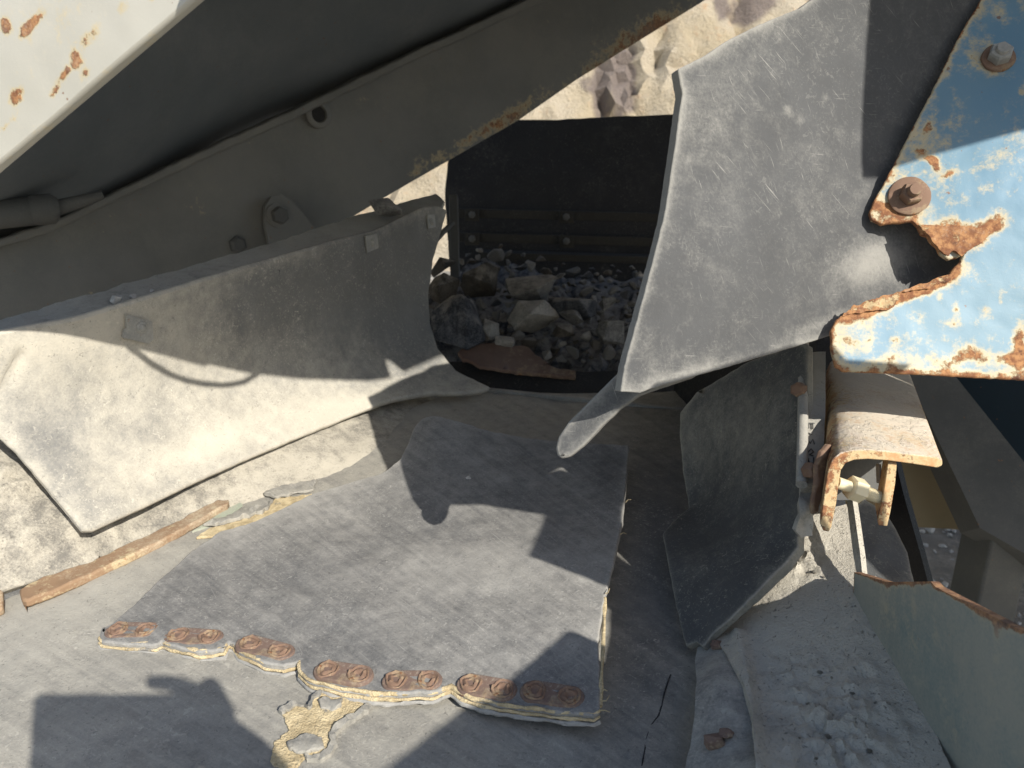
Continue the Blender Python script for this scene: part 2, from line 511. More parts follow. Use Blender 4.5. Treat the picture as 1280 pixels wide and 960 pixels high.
def cliff_mat():
    m = M('quarry_rock')
    n1, n2, n3 = m.noise(.9, 6), m.noise(5, 6, .7), m.noise(28, 5, .7)
    col = m.mix(m.mr(n1, .38, .62), (.47, .39, .265), (.53, .46, .35))
    col = m.mix(m.mr(n2, .55, .72, 0, .7), col, (.52, .34, .20))
    s = m.attr('spot')
    col = m.mix(m.mr(m.add(s, m.mul(n2, .5)), .55, .9), col, m.mix(n3, (.17, .15, .14), (.30, .24, .20)))
    return m.done(col, .95, m.add(m.mul(n2, .7), m.mul(n3, .5)), 1.0, .12)
MAT['cliff'] = cliff_mat()
def ground_mat():
    m = M('gravelly_ground')
    n1, n2, n3 = m.noise(.6, 5), m.noise(9, 6, .7), m.noise(60, 5, .7)
    k = m.add(m.mul(n1, .4), m.mul(n2, .35), m.mul(n3, .25))
    col = m.mix(m.mr(k, .4, .6), (.20, .195, .18), (.40, .37, .32))
    col = m.mix(m.mr(m.noise(.25, 2, vec=m.obj), .45, .55, 0, .3), col, (.5, .44, .33))
    return m.done(col, .95, m.add(n2, n3), .9, .03)
MAT['ground'] = ground_mat()

# ------------------------------------------------------------------ the setting: ground, quarry face, sky is the world
def ground():
    vs, fs = [], []
    xs = np.concatenate([np.linspace(-120, -7, 10), np.linspace(-6, 9, 60), np.linspace(10, 120, 10)])
    ys = np.concatenate([np.linspace(-120, -4, 10), np.linspace(-3, 11, 56), np.linspace(12, 160, 10)])
    for y in ys:
        for x in xs:
            z = fr((x, y, 0), .9, 4) * .06 + fr((x, y, 3), 4, 2) * .012
            vs.append((x, y, z - .03))
    nx = len(xs)
    for j in range(len(ys) - 1):
        for i in range(nx - 1):
            fs.append((j * nx + i, j * nx + i + 1, (j + 1) * nx + i + 1, (j + 1) * nx + i))
    o = link('ground', vs, fs, MAT['ground'], origin=(0, 0, 0))
    tag(o, kind='structure')
ground()

rngq = np.random.RandomState(5)
qs = rngq.uniform((-700, -900), (2300, 500), (150, 2))
qo = rngq.uniform(-.12, .14, 150); qt = rngq.uniform(-.0009, .0009, (150, 2))
def quarry_disp(q, p):
    d = np.hypot((q[:, None, 0] - qs[None, :, 0]) / 1.0, (q[:, None, 1] - qs[None, :, 1]) / 1.15)
    d += np.array([fr((x[0] * .02, x[1] * .02, 0), 1, 3) for x in q])[:, None] * 16
    i = np.argsort(d, 1)[:, :2]
    r = np.arange(len(q))
    d1, d2 = d[r, i[:, 0]], d[r, i[:, 1]]
    rel = q - qs[i[:, 0]]
    z = qo[i[:, 0]] + (rel * qt[i[:, 0]]).sum(1) - .16 * np.exp(-(d2 - d1) / 4.0)
    z += np.array([fr((x[0], x[1], 0), .03, 4) + .6 * fr((x[0], x[1], 5), .11, 3) for x in q]) * .10
    for u0, w, a in ((752, 9, .22), (775, 7, .16), (792, 6, .22), (930, 8, .2)):
        z -= a * np.exp(-((q[:, 0] - u0 - (q[:, 1] - 80) * .06) / w) ** 2)
    return z
o = sheet('quarry_face', [(-700, 420), (-700, -900), (2300, -900), (2300, 420)], tps([(-700, 420, 9.0), (2300, 420, 9.4), (-700, -900, 10.8), (2300, -900, 11.2), (640, 200, 9.3)]),
          MAT['cliff'], th=1.5, step=12, disp=quarry_disp, bevel=0, edge=40, sharp=50,
          spots=[(752, 100, 13, 60, .8), (778, 90, 12, 70, .9), (794, 95, 6, 60, .7), (730, 100, 10, 12, .7), (900, 5, 12, 30, .9), (935, 10, 18, 25, .9), (960, 2, 20, 20, .6)])
tag(o, kind='structure')

rg = random.Random(4)
def hull_rock(seed, sx, sy, sz, n=13, bevel=.06, noise_amp=.03, sub=1):
    r = random.Random(seed)
    bm = bmesh.new()
    for _ in range(n):
        v = Vector((r.gauss(0, 1), r.gauss(0, 1), r.gauss(0, 1))).normalized()
        bm.verts.new(v * r.uniform(.82, 1.0))
    res = bmesh.ops.convex_hull(bm, input=bm.verts)
    junk = [g for g in res['geom_interior'] if isinstance(g, bmesh.types.BMVert)]
    if junk: bmesh.ops.delete(bm, geom=junk, context='VERTS')
    bmesh.ops.dissolve_limit(bm, angle_limit=.22, verts=bm.verts, edges=bm.edges)
    if bevel: bmesh.ops.bevel(bm, geom=list(bm.edges), offset=bevel, segments=1, affect='EDGES', profile=.5)
    bmesh.ops.triangulate(bm, faces=bm.faces)
    if sub:
        bmesh.ops.subdivide_edges(bm, edges=bm.edges, cuts=sub, use_grid_fill=True)
        bmesh.ops.triangulate(bm, faces=bm.faces)
    for v in bm.verts:
        v.co += v.co.normalized() * (noise.fractal(v.co * 2.2 + Vector((seed, 0, 0)), .9, 2, 3) * noise_amp)
        v.co = Vector((v.co.x * sx, v.co.y * sy, v.co.z * sz))
    bmesh.ops.recalc_face_normals(bm, faces=bm.faces)
    me = bpy.data.meshes.new('rock')
    bm.to_mesh(me); bm.free()
    me.shade_smooth(); me.set_sharp_from_angle(angle=math.radians(17))
    return me

def gravel():
    base = [hull_rock(200 + i, 1, 1, .7, 11, .05, .03, 0) for i in range(5)]
    vs, fs = [], []
    r = random.Random(9)
    def add(x, y, s, z=0):
        me = r.choice(base)
        R = Matrix.Rotation(r.uniform(0, 6.3), 3, 'Z') @ Matrix.Rotation(r.uniform(-.5, .5), 3, 'X')
        k = len(vs)
        for v in me.vertices: vs.append(tuple(Vector((x, y, z + s * .25)) + R @ (v.co * s)))
        for p in me.polygons: fs.append(tuple(k + i for i in p.vertices))
    for _ in range(2600):
        x, y = r.uniform(.9, 3.2), r.uniform(1.6, 5.0)
        s = .007 * (1 / max(.07, r.random())) ** .62
        add(x, y, min(s, .05), fr((x, y, 0), .9, 4) * .06 - .03)
    for _ in range(900):
        x, y = r.uniform(-2.6, 1.2), r.uniform(3.4, 8.5)
        s = .012 * (1 / max(.05, r.random())) ** .7
        add(x, y, min(s, .12), fr((x, y, 0), .9, 4) * .06 - .03)
    tag(link('gravel', vs, fs, MAT['gravel'], smooth=30), kind='stuff')
gravel()

# ------------------------------------------------------------------ conveyor belt
def belt_f(u, v):
    u, v = np.asarray(u, float), np.asarray(v, float)
    d = 0.55 / (math.sin(PITCH) + (v - 480) / F * math.cos(PITCH))
    p = W(u, v, d)
    a = p[..., 0] * .8387 - p[..., 1] * .5446           # across the belt
    al = p[..., 0] * .5446 + p[..., 1] * .8387
    z = -.05 * np.clip((a + .30) / .25, 0, 1.5) ** 2 + .006 * np.sin(al * 9 + a * 3)
    p = p.copy(); p[..., 2] += z
    return p
belt_outline = [(-420, 1300), (-330, 900), (0, 752), (30, 742), (285, 628), (440, 566), (500, 520), (560, 495), (600, 489), (900, 489), (1010, 560), (1060, 700), (1120, 960), (1200, 1300)]
belt = sheet('conveyor_belt', belt_outline, belt_f, MAT['belt'], th=.012, step=7, edge=14, bump=[(.0025, 9), (.0008, 60)], seed=2, bevel=0,
             spots=[(120, 740, 130, 26, .5, -24), (60, 800, 120, 40, .35, -20), (330, 660, 120, 14, .35, -22), (300, 900, 200, 30, .1), (810, 800, 60, 140, -.7), (840, 660, 60, 120, -1.0), (560, 510, 80, 18, .6)])  # negative spots at right put the gap's shade into the belt colour
tag(belt, 'wide grey rubber conveyor belt with worn patches and a crack', 'conveyor belt')

# exposed ply where the cover rubber has torn off
def lift(f, h):
    def g(u, v):
        p = f(u, v).copy(); p[..., 2] += h
        return p
    return g
o = sheet('worn_patch', [(352, 900), (372, 889), (388, 893), (392, 880), (408, 868), (420, 869), (432, 876), (449, 879), (463, 876), (462, 886), (452, 894), (440, 904), (428, 912), (412, 925), (415, 938), (410, 948), (396, 954), (380, 955), (372, 968), (350, 970), (338, 960), (344, 938), (362, 920)],
          lift(belt_f, .0022), MAT['ply'], th=.004, parent=belt, step=4, edge=3, rag=2.6, bump=[(.0008, 70), (.0009, 190)], seed=8, bevel=0)
for seed, pl_ in ((61, [(466, 873), (470, 882), (463, 893), (451, 901), (440, 909), (428, 917), (419, 926), (421, 938), (416, 950), (404, 958), (384, 960), (382, 955), (398, 953), (409, 946), (413, 937), (411, 925), (425, 912), (439, 903), (451, 893), (460, 886), (462, 876)]),
                  (62, [(349, 897), (372, 885), (386, 890), (390, 878), (408, 864), (421, 865), (434, 873), (450, 876), (464, 872), (463, 877), (449, 880), (431, 877), (419, 870), (409, 869), (394, 881), (389, 894), (372, 890), (354, 901)])):
    sheet('torn_cover', pl_, lift(belt_f, .0052), MAT['belt'], th=.006, parent=belt, step=4, edge=3, rag=2.0, bump=[(.003, 110)], seed=seed, bevel=0)
cr_pts = [(839, 836), (835, 846), (831, 858), (828, 872), (824, 884), (817, 893), (812, 902), (809, 914), (806, 930), (803, 946), (799, 962)]
sheet('crack', [(x + .9, y) for x, y in cr_pts] + [(x - .9, y) for x, y in cr_pts[::-1]], lift(belt_f, .0012), MAT['dark'], th=.002, parent=belt, step=3, edge=3, rag=.5, seed=63, bevel=0)
o = sheet('cover_scab', [(398, 884), (408, 880), (420, 884), (430, 880), (428, 890), (416, 896), (402, 893)], lift(belt_f, .005), MAT['belt'], th=.005, parent=belt, step=4, rag=2, bump=[(.004, 90)], seed=9)
o = sheet('cover_scab', [(360, 936), (384, 926), (404, 930), (407, 944), (384, 952), (362, 948)], lift(belt_f, .0046), MAT['belt'], th=.004, parent=belt, step=4, rag=2, bump=[(.003, 90)], seed=10)
o = sheet('worn_patch', [(246, 678), (262, 666), (300, 652), (330, 640), (344, 624), (390, 616), (372, 630), (352, 642), (328, 655), (300, 668), (266, 676)],
          lift(belt_f, .004), MAT['ply'], th=.004, parent=belt, step=4, rag=1.6, bump=[(.002, 90)], seed=11, bevel=.0008)
o = sheet('torn_cover', [(255, 664), (282, 652), (318, 640), (342, 626), (336, 640), (312, 650), (278, 662)], lift(belt_f, .009), MAT['belt'], th=.005, parent=belt, step=4, rag=2, bump=[(.005, 60)], seed=12)
o = sheet('torn_cover', [(330, 620), (352, 610), (396, 600), (392, 612), (360, 620), (345, 624)], lift(belt_f, .008), MAT['belt'], th=.005, parent=belt, step=4, rag=2, bump=[(.005, 60)], seed=13)

# ------------------------------------------------------------------ torn scrap of belt lying on the belt
scrap_ctrl = [Z(125, 798, .012), Z(280, 810, .014), Z(430, 862, .014), Z(560, 862, .016), Z(748, 890, .020), Z(755, 745, .040), Z(783, 640, .05), Z(785, 556, .055),
              Z(660, 548, .045), Z(600, 537, .06), Z(537, 521, .075), Z(508, 560, .045), Z(480, 592, .022), Z(400, 612, .014), Z(270, 655, .012), Z(200, 718, .012),
              Z(450, 730, .020), Z(620, 720, .03), Z(620, 620, .03), Z(400, 680, .014), Z(300, 740, .012), Z(560, 590, .035)]
scrap_f = tps(scrap_ctrl)
front_edge = [(124, 797), (127, 801), (160, 805), (194, 806), (202, 802), (213, 807), (248, 815), (279, 812), (285, 803), (291, 804), (299, 814), (330, 829), (355, 832), (369, 828), (374, 826), (374, 838), (384, 850), (420, 860), (470, 868), (540, 866), (564, 857), (579, 868), (620, 880), (680, 888), (742, 894), (750, 889)]
scrap_outline = front_edge + [(750, 850), (748, 800), (756, 745), (768, 700), (778, 650), (783, 600), (786, 557), (730, 553), (660, 547), (620, 540), (590, 532), (560, 523), (540, 519), (527, 523), (517, 535), (510, 553), (500, 574), (480, 590), (440, 603), (390, 618), (330, 648), (276, 664), (240, 688), (200, 724), (168, 756), (140, 778), (127, 784)]
scrap = empty('belt_scrap', scrap_f(np.array([430.]), np.array([700.]))[0], 'torn piece of old grey belt with rusty fastener row lying on the conveyor', 'rubber scrap')
sh = sheet('rubber_sheet', scrap_outline, scrap_f, MAT['scrap'], th=.010, parent=scrap, step=7, edge=5, rag=.8, bump=[(.003, 12), (.001, 60)], seed=3, bevel=.002,
           spots=[(320, 640, 150, 20, .5, -25), (450, 600, 60, 30, .3, -30), (640, 720, 110, 30, .35), (600, 690, 25, 10, .4), (700, 780, 60, 30, .15), (760, 600, 20, 120, -.2)])
ed = np.array(front_edge, float)
rs = resample(np.vstack([ed, ed[::-1] + (0, .01)]), 4, 0, 1)[:0]
pts = []
for i in range(len(ed) - 1):
    k = max(1, int(np.hypot(*(ed[i + 1] - ed[i])) / 5))
    pts += [ed[i] + (ed[i + 1] - ed[i]) * j / k for j in range(k)]
pts.append(ed[-1]); pts = np.array(pts)
pw = scrap_f(pts[:, 0], pts[:, 1] - 1.5)
for name, dz, dv, r in (('fabric_ply', -.0016, -2.0, .0020), ('fabric_ply', -.0058, .8, .0017), ('cover_edge', -.0095, 2.2, .0024)):
    q = scrap_f(pts[:, 0], pts[:, 1] + dv)
    q[:, 2] += dz
    ww = [Vector(x) + Vector((0, 0, fr(x, 60, 2) * .0018)) for x in q]
    tube(name, ww, [r * (1 + .5 * fr(x, 45, 2)) for x in q], MAT['ply'] if name == 'fabric_ply' else MAT['scrap'], scrap, seg=7, jit=.5)
# ply showing on the right edge
q = scrap_f(np.linspace(750, 756, 12) + .5, np.linspace(880, 745, 12)); q[:, 2] -= .003
tube('fabric_ply', [Vector(x) for x in q], [.0022 * (1 + .6 * fr(x, 50, 2)) for x in q], MAT['ply'], scrap, seg=6, jit=.5)
rt = random.Random(3)
for u, v in ((752, 865), (751, 888), (757, 742), (775, 668), (782, 628), (752, 876)):
    a = Vector(scrap_f(np.array([float(u)]), np.array([float(v)]))[0])
    ln = rt.uniform(.004, .010)
    tube('loose_thread', [a, a + Vector((ln * .5, rt.uniform(-.004, .004), .003)), a + Vector((ln, rt.uniform(-.008, .008), rt.uniform(-.002, .006)))], [.0008, .0006, .0004], MAT['ply'], scrap, seg=5)

def frame_at(f, u, v, du=6.0, dv=6.0):
    p = f(np.array([u, u + du, u - du, u, u]), np.array([v, v, v, v + dv, v - dv]))
    c = Vector(p[0]); tx = Vector(p[1] - p[2]).normalized(); ty = Vector(p[3] - p[4]).normalized()
    n = tx.cross(ty).normalized()
    if n.dot(CAM - c) < 0: n = -n
    return c, tx, n

# belt fasteners: a crusted two-bolt plate, built once and copied along the cut edge
def fastener_proto():
    vs, fs = [], []
    L, Wd, H = .034, .0138, .0045
    seg = 22
    rings = [(1.08, -.004), (1.03, .0004), (.95, .0018), (.86, .0022), (.45, .0012)]
    for k, h in rings:
        for i in range(seg):
            t = 2 * math.pi * i / seg
            cx = math.copysign((L - Wd), math.cos(t)) if abs(math.cos(t)) > .05 else 0
            x, y = cx + Wd * math.cos(t) * k, Wd * math.sin(t) * k
            if k < .5: x = cx * .8 + Wd * math.cos(t) * k
            vs.append((x, y, h + fr((x, y, h), 150, 3) * .0022))
    m = len(rings)
    for j in range(m - 1):
        for i in range(seg):
            l = (i + 1) % seg
            fs.append((j * seg + i, j * seg + l, (j + 1) * seg + l, (j + 1) * seg + i))
    fs.append(tuple(range((m - 1) * seg, m * seg)))
    me = bpy.data.meshes.new('fastener'); me.from_pydata(vs, [], fs); me.materials.append(MAT['plate']); me.shade_smooth(); me.set_sharp_from_angle(angle=math.radians(40))
    prof = [(.0122, .000), (.0122, .0022), (.0110, .0034), (.0096, .0024), (.0086, .0016), (.0074, .0028), (.0052, .0032), (.0034, .0018), (.0008, .0012)]
    vs, fs = [], []
    s2 = 18
    for r, h in prof:
        for i in range(s2):
            t = 2 * math.pi * i / s2
            rr = r * (1 + .06 * math.sin(3 * t + 1) + .04 * math.sin(5 * t))
            vs.append((rr * math.cos(t), rr * math.sin(t), h + fr((rr * math.cos(t), rr * math.sin(t), 4), 190, 3) * .0022))
    for j in range(len(prof) - 1):
        for i in range(s2):
            l = (i + 1) % s2
            fs.append((j * s2 + i, j * s2 + l, (j + 1) * s2 + l, (j + 1) * s2 + i))
    fs.append(tuple(range((len(prof) - 1) * s2, len(prof) * s2)))
    mb = bpy.data.meshes.new('bolt'); mb.from_pydata(vs, [], fs); mb.materials.append(MAT['bolt']); mb.shade_smooth(); mb.set_sharp_from_angle(angle=math.radians(40))
    return me, mb
fm, fb = fastener_proto()
for (u, v, w, an) in ((165, 788, 68, 1), (242, 796, 78, 4), (331, 810, 86, 15), (429, 841, 80, 9), (515, 851, 78, 0), (608, 859, 80, 10), (690, 868, 84, 9)):
    c, tx, n = frame_at(scrap_f, u, v, 8 * math.cos(math.radians(an)), 8)
    p2 = Vector(scrap_f(np.array([u + 20 * math.cos(math.radians(an))]), np.array([v + 20 * math.sin(math.radians(an))]))[0])
    tx = (p2 - c).normalized(); ty = n.cross(tx).normalized(); tx = ty.cross(n)
    d = (c - CAM).dot(AZ)
    sc = w * d / F / .0705
    Mx = Matrix((tx, ty, n)).transposed().to_4x4()
    fo = bpy.data.objects.new('fastener', fm); COL.objects.link(fo); fo.parent = scrap
    fo.matrix_local = Matrix.Translation(c - Vector(ORIGIN['belt_scrap']) - n * .0002) @ Mx @ Matrix.Diagonal((sc, 1.0, 1, 1))
    for s in (-1, 1):
        bo = bpy.data.objects.new('bolt', fb); COL.objects.link(bo); bo.parent = fo
        bo.location = (s * .0185, 0, 0); bo.rotation_euler = (0, 0, rt.uniform(0, 6)); bo.scale = (1 / sc, 1, 1)

# ------------------------------------------------------------------ left side: skirt flap, ledge, under-skirt, rusty strip
flap_f = tps([(-60, 425, .93), (0, 412, .955), (60, 404, .99), (180, 371, 1.10), (300, 335, 1.27), (420, 300, 1.48), (530, 257, 1.80), (560, 262, 1.88),
              Z(105, 662, .065), Z(250, 599, .055), Z(370, 547, .05), Z(450, 514, .045), Z(520, 496, .04), Z(612, 484, .03),
              (540, 400, 1.80), (440, 400, 1.56), (300, 460, 1.31), (150, 510, 1.10), (40, 530, 1.0), (-60, 500, .95), (560, 450, 1.72), (380, 480, 1.43)])
flap_outline = [(-70, 440), (0, 414), (60, 404), (100, 396), (180, 372), (300, 335), (420, 300), (470, 288), (500, 273), (530, 258), (548, 257), (560, 263), (552, 290), (542, 325), (536, 370), (538, 405), (548, 435), (570, 462), (614, 484), (600, 489), (570, 491), (545, 490), (520, 494), (490, 500), (450, 514), (410, 531), (370, 547), (300, 577), (250, 600), (180, 634), (118, 662), (104, 662), (92, 648), (60, 610), (20, 565), (0, 548), (-70, 480)]
flap = sheet('side_flap', flap_outline, flap_f, MAT['flap_dusty'], th=.013, step=8, edge=6, rag=.5, bump=[(.003, 9), (.0008, 70)], seed=4, bevel=.0045,
             spots=[(60, 560, 30, 90, -.45, -35), (90, 500, 30, 60, -.25), (200, 500, 40, 80, -.12), (420, 390, 130, 60, -.42), (520, 370, 70, 120, -.65), (470, 320, 130, 50, -.35), (330, 380, 70, 50, -.25), (230, 640, 220, 20, .3, -25), (250, 560, 120, 22, .4, -22), (440, 505, 60, 14, .4, -15), (100, 420, 90, 20, .3, -12)],  # negative spots at the upper right put shade into the flap's colour
             disp=lambda q, p: -.006 * np.exp(-(segdist(q, np.array([(0, 492), (10, 478), (27, 445), (26, 444.)])) / 5) ** 2))
tag(flap, 'large curved rubber side flap caked in cream dust', 'rubber flap')
def clip(outline, bu, bv, br, mat, off=.001):
    o = sheet('clip', outline, flap_f, mat, th=.004, parent=flap, step=6, off=off + .004, bevel=.0008, bump=[(.001, 80)])
    c, tx, n = frame_at(flap_f, bu, bv)
    lathe('bolt', [(br, .0), (br, .002), (br * .75, .0035), (br * .6, .0032), (br * .45, .005), (br * .2, .0055)], c + n * (off + .0035), n, mat, o, seg=14, jit=.04)
clip([(155, 392), (187, 401), (189, 423), (183, 429), (151, 421), (152, 414), (156, 409)], 174, 408, .009, MAT['steel'])
clip([(455, 295), (469, 292), (471, 310), (457, 316)], 463, 303, .0085, MAT['steel'])
clip([(532, 269), (541, 268), (543, 284), (534, 286)], 537.5, 277, .0085, MAT['steel'])
c, tx, n = frame_at(flap_f, 347, 340)
lathe('dark_hole_disc', [(.0045, 0), (.0045, .001), (.002, .0002)], c + n * .0006, n, MAT['dark'], flap, seg=12)  # dark disc stands in for the shaded inside of a hole

def fdep(u, v, add):
    p = Vector(flap_f(np.array([float(u)]), np.array([float(v)]))[0])
    return (u, v, (p - CAM).dot(AZ) + add)
ledge = sheet('skirt_ledge', [(-70, 443), (0, 418), (60, 409), (180, 377), (300, 340), (420, 304), (500, 277), (550, 262), (556, 250), (545, 241), (500, 252), (470, 262), (440, 269), (400, 282), (350, 299), (200, 341), (100, 369), (0, 395), (-70, 412)],
              [fdep(0, 414, .035), fdep(60, 404, .035), fdep(180, 372, .035), fdep(300, 335, .035), fdep(420, 300, .035), fdep(500, 274, .035), fdep(550, 258, .035), (0, 393, 1.05), (100, 367, 1.13), (300, 312, 1.40), (545, 241, 2.02), (440, 270, 1.70)], MAT['ledge'], th=.012, step=8, rag=.8, bump=[(.003, 25), (.0015, 90)], off=-.002)
tag(ledge, 'dusty grey rubber ledge running behind the top of the side flap', 'ledge')

under = sheet('under_skirt', [(-80, 770), (0, 741), (60, 722), (150, 692), (230, 660), (300, 637), (350, 617), (440, 588), (480, 566), (512, 537), (548, 508), (560, 470), (400, 480), (250, 540), (100, 560), (-20, 545), (-80, 560)],
              [Z(0, 742, .012), Z(150, 690, .006), Z(300, 632, -.002), Z(440, 580, -.003), Z(512, 528, -.002), (0, 556, 1.03), (105, 640, 1.04), (250, 580, 1.215), (450, 500, 1.56), (100, 560, 1.13), (300, 500, 1.39), (545, 480, 1.78), Z(60, 722, .013)],
              MAT['under'], th=.018, step=8, rag=.9, bump=[(.004, 18), (.002, 70)], seed=6, bevel=.0025,
              disp=lambda q, p: .010 * np.exp(-(segdist(q, np.array([(0, 590), (30, 588), (48, 600), (20, 610), (0, 612.)])) / 9) ** 2))
tag(under, 'rough dust-caked lower skirt under the curved side flap', 'rubber skirt')

rb = sheet('rusty_strip', [(24, 739), (60, 722), (110, 706), (160, 682), (210, 660), (250, 638), (272, 627), (287, 627), (284, 633), (250, 652), (200, 680), (150, 704), (100, 727), (60, 744), (33, 753), (28, 752)],
           [Z(24, 745, .012), Z(160, 692, .012), Z(287, 629, .012)], MAT['barrust'], th=.012, step=6, rag=.6, bump=[(.002, 70)], off=.004, spots=[(60, 735, 40, 10, .15)])
tag(rb, 'long thin rusty steel strip under the lower skirt', 'steel strip')
rb = sheet('rusty_strip', [(-40, 752), (0, 738), (4, 741), (5, 763), (-40, 786)], [Z(-40, 760, .012), Z(5, 750, .012), Z(5, 763, .006)], MAT['barrust'], th=.012, step=6, rag=.6, off=.004)
tag(rb, 'short end of rusty strip at the photo\'s left border', 'steel strip')
gs = sheet('green_strip', [(262, 650), (280, 638), (300, 628), (303, 630), (290, 640), (270, 652), (240, 664)], [Z(240, 664, .007), Z(280, 642, .007), Z(303, 629, .007)], MAT['palegreen'], th=.004, step=5)
tag(gs, 'thin pale green strip beside the end of the rusty strip', 'strip')

# ------------------------------------------------------------------ above: beam, hood, cream cover
beam_f = tps([(0, 350, 1.55), (480, 245, 2.15), (880, 0, 2.45), (600, 40, 2.2)])
beam = empty('support_beam', beam_f(np.array([200.]), np.array([420.]))[0], 'grimy cream steel beam slanting up to the right across the machine', 'beam')
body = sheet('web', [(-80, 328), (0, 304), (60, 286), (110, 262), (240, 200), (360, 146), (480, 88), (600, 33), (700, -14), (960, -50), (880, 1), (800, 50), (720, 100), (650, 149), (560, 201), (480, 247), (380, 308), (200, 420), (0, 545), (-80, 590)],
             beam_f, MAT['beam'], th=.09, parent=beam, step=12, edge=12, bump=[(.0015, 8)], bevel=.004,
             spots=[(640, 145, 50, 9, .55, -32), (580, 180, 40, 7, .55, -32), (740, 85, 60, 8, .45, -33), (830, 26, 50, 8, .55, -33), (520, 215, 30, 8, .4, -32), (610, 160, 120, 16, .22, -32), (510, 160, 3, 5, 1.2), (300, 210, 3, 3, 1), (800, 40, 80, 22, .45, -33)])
fl = sheet('flange', [(-80, 322), (0, 297), (60, 278), (110, 254), (240, 192), (360, 138), (480, 80), (600, 25), (700, -22), (700, -10), (600, 37), (480, 92), (360, 150), (240, 204), (110, 266), (60, 290), (0, 308), (-80, 334)],
           beam_f, MAT['beam'], th=.05, parent=beam, step=10, off=.035, rag=1.2, bump=[(.005, 14), (.003, 40)], bevel=.004)
c, tx, n = frame_at(beam_f, 396, 143)
rg_ = lathe('boss', [(.036, 0), (.036, .010), (.032, .013), (.022, .013), (.020, .004), (.002, .002)], c + n * .002, n, MAT['beam'], beam, seg=24)
lathe('bolt_hole', [(.0195, 0), (.0195, .002), (.001, .0025)], c + n * .006, n, MAT['dark'], rg_, seg=18)
c, tx, n = frame_at(beam_f, 338, 268)
lug = sheet('lug_plate', [(324, 258), (331, 247), (344, 244), (356, 250), (372, 268), (388, 290), (376, 312), (330, 312), (323, 280)], beam_f, MAT['beam'], th=.012, parent=beam, step=7, off=.035, bevel=.003)
c, tx, n = frame_at(beam_f, 339, 270)
lathe('washer', [(.031, 0), (.031, .005), (.013, .006)], c + n * .035, n, MAT['beam'], lug, seg=22)
lathe('nut', [(.022, .0), (.022, .016), (.019, .019), (.008, .019)], c + n * .040, n, MAT['frame'], lug, seg=6, smooth=20)
c, tx, n = frame_at(beam_f, 296, 306)
lathe('bolt', [(.022, 0), (.022, .01), (.015, .014), (.004, .014)], c + n * .001, n, MAT['frame'], beam, seg=6, smooth=20)

E0, E1 = P(-220, 393, .80), camxyz(.55, .68, .155)
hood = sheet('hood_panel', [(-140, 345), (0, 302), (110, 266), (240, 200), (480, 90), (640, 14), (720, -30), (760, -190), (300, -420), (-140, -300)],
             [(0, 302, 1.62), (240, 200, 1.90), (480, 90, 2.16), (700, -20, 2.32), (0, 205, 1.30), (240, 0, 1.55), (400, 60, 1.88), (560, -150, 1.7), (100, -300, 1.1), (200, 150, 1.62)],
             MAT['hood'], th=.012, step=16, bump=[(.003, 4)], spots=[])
tag(hood, 'smooth blue-grey hood panel in shade above the slanting beam', 'panel')
cover_edge_f = tps([(45, 167, .65), (274, -29, .55), (-60, 257, .705)])
def cover_map(s, t):
    s, t = np.asarray(s, float), np.asarray(t, float)
    a, b = np.array(P(45, 167, .65)), np.array(P(274, -29, .55))
    e = (b - a) / np.linalg.norm(b - a)
    w = np.array(AX * -.36 + AY * .90 + AZ * -.10); w /= np.linalg.norm(w)
    return a + s[..., None] * e + t[..., None] * w
rcv = random.Random(15)
cover = sheet('cream_cover', [(-.4, 0), (.42, 0), (.42, .34), (-.4, .34)], cover_map, MAT['white'], th=.012, step=.006, edge=.010, bevel=.003, bump=[(.0015, 10)],
              spots=[(.00, .035, .012, .005, .9), (.05, .07, .018, .004, .8), (.10, .03, .012, .004, .8), (-.03, .02, .010, .003, .8), (.12, .07, .016, .004, .8), (.02, .085, .006, .006, .9), (.14, .03, .010, .003, .7), (.17, .02, .010, .003, .7), (.08, .012, .006, .003, .7), (.05, .02, .008, .003, .6), (.2, .03, .012, .003, .6), (-.06, .04, .012, .004, .7), (.065, .10, .01, .004, .6), (.03, .13, .02, .004, .6)] + [(rcv.uniform(-.12, .26), rcv.uniform(.004, .16), rcv.uniform(.003, .013), rcv.uniform(.0015, .0035), rcv.uniform(.5, .85), rcv.uniform(-12, 8)) for _ in range(34)])
sheet('cover_shade_extension', [(.39, 0), (1.06, 0), (1.15, .004), (1.18, .05), (1.22, .055), (1.25, .022), (1.5, .07), (1.85, .10), (2.6, .14), (2.8, 1.5), (-.3, 1.5), (-.4, .31), (.39, .31)], cover_map, MAT['white'], th=.012, step=.08, edge=.08, parent=cover, off=-.014, bevel=0)  # unseen, added to shade beam and flap, notched to let sun spots through
tag(cover, 'cream-white steel cover with rust flecks in the upper left corner', 'cover')
# cable loop hanging from the cover
loop = [(160, 432), (172, 442), (190, 456), (210, 467), (232, 475), (258, 480), (284, 481), (305, 477), (320, 468), (334, 456), (342, 448)]
fp = flap_f(np.array([float(a) for a, b in loop]), np.array([float(b) for a, b in loop]))
cb = tube('cable', [Vector(x) - LIGHT / LIGHT.dot(AZ) * ((Vector(x) - CAM).dot(AZ) - .53 + .012 * i * .0) for i, x in enumerate(fp)], .0048, MAT['black'], None, seg=10)
tag(cb, 'black cable hanging in a loop below the cream cover', 'cable')
hy = empty('hydraulic_hose', P(30, 268, 1.45), 'thick dark grey hose end by the left border under the hood', 'hose')
tube('hose', [P(-90, 276, 1.40), P(-20, 270, 1.43), P(58, 262, 1.47)], .027, MAT['frame'], hy, seg=20)
tube('ferrule', [P(40, 263, 1.46), P(66, 261, 1.475), P(72, 261, 1.48)], [.029, .029, .022], MAT['frame'], hy, seg=20)
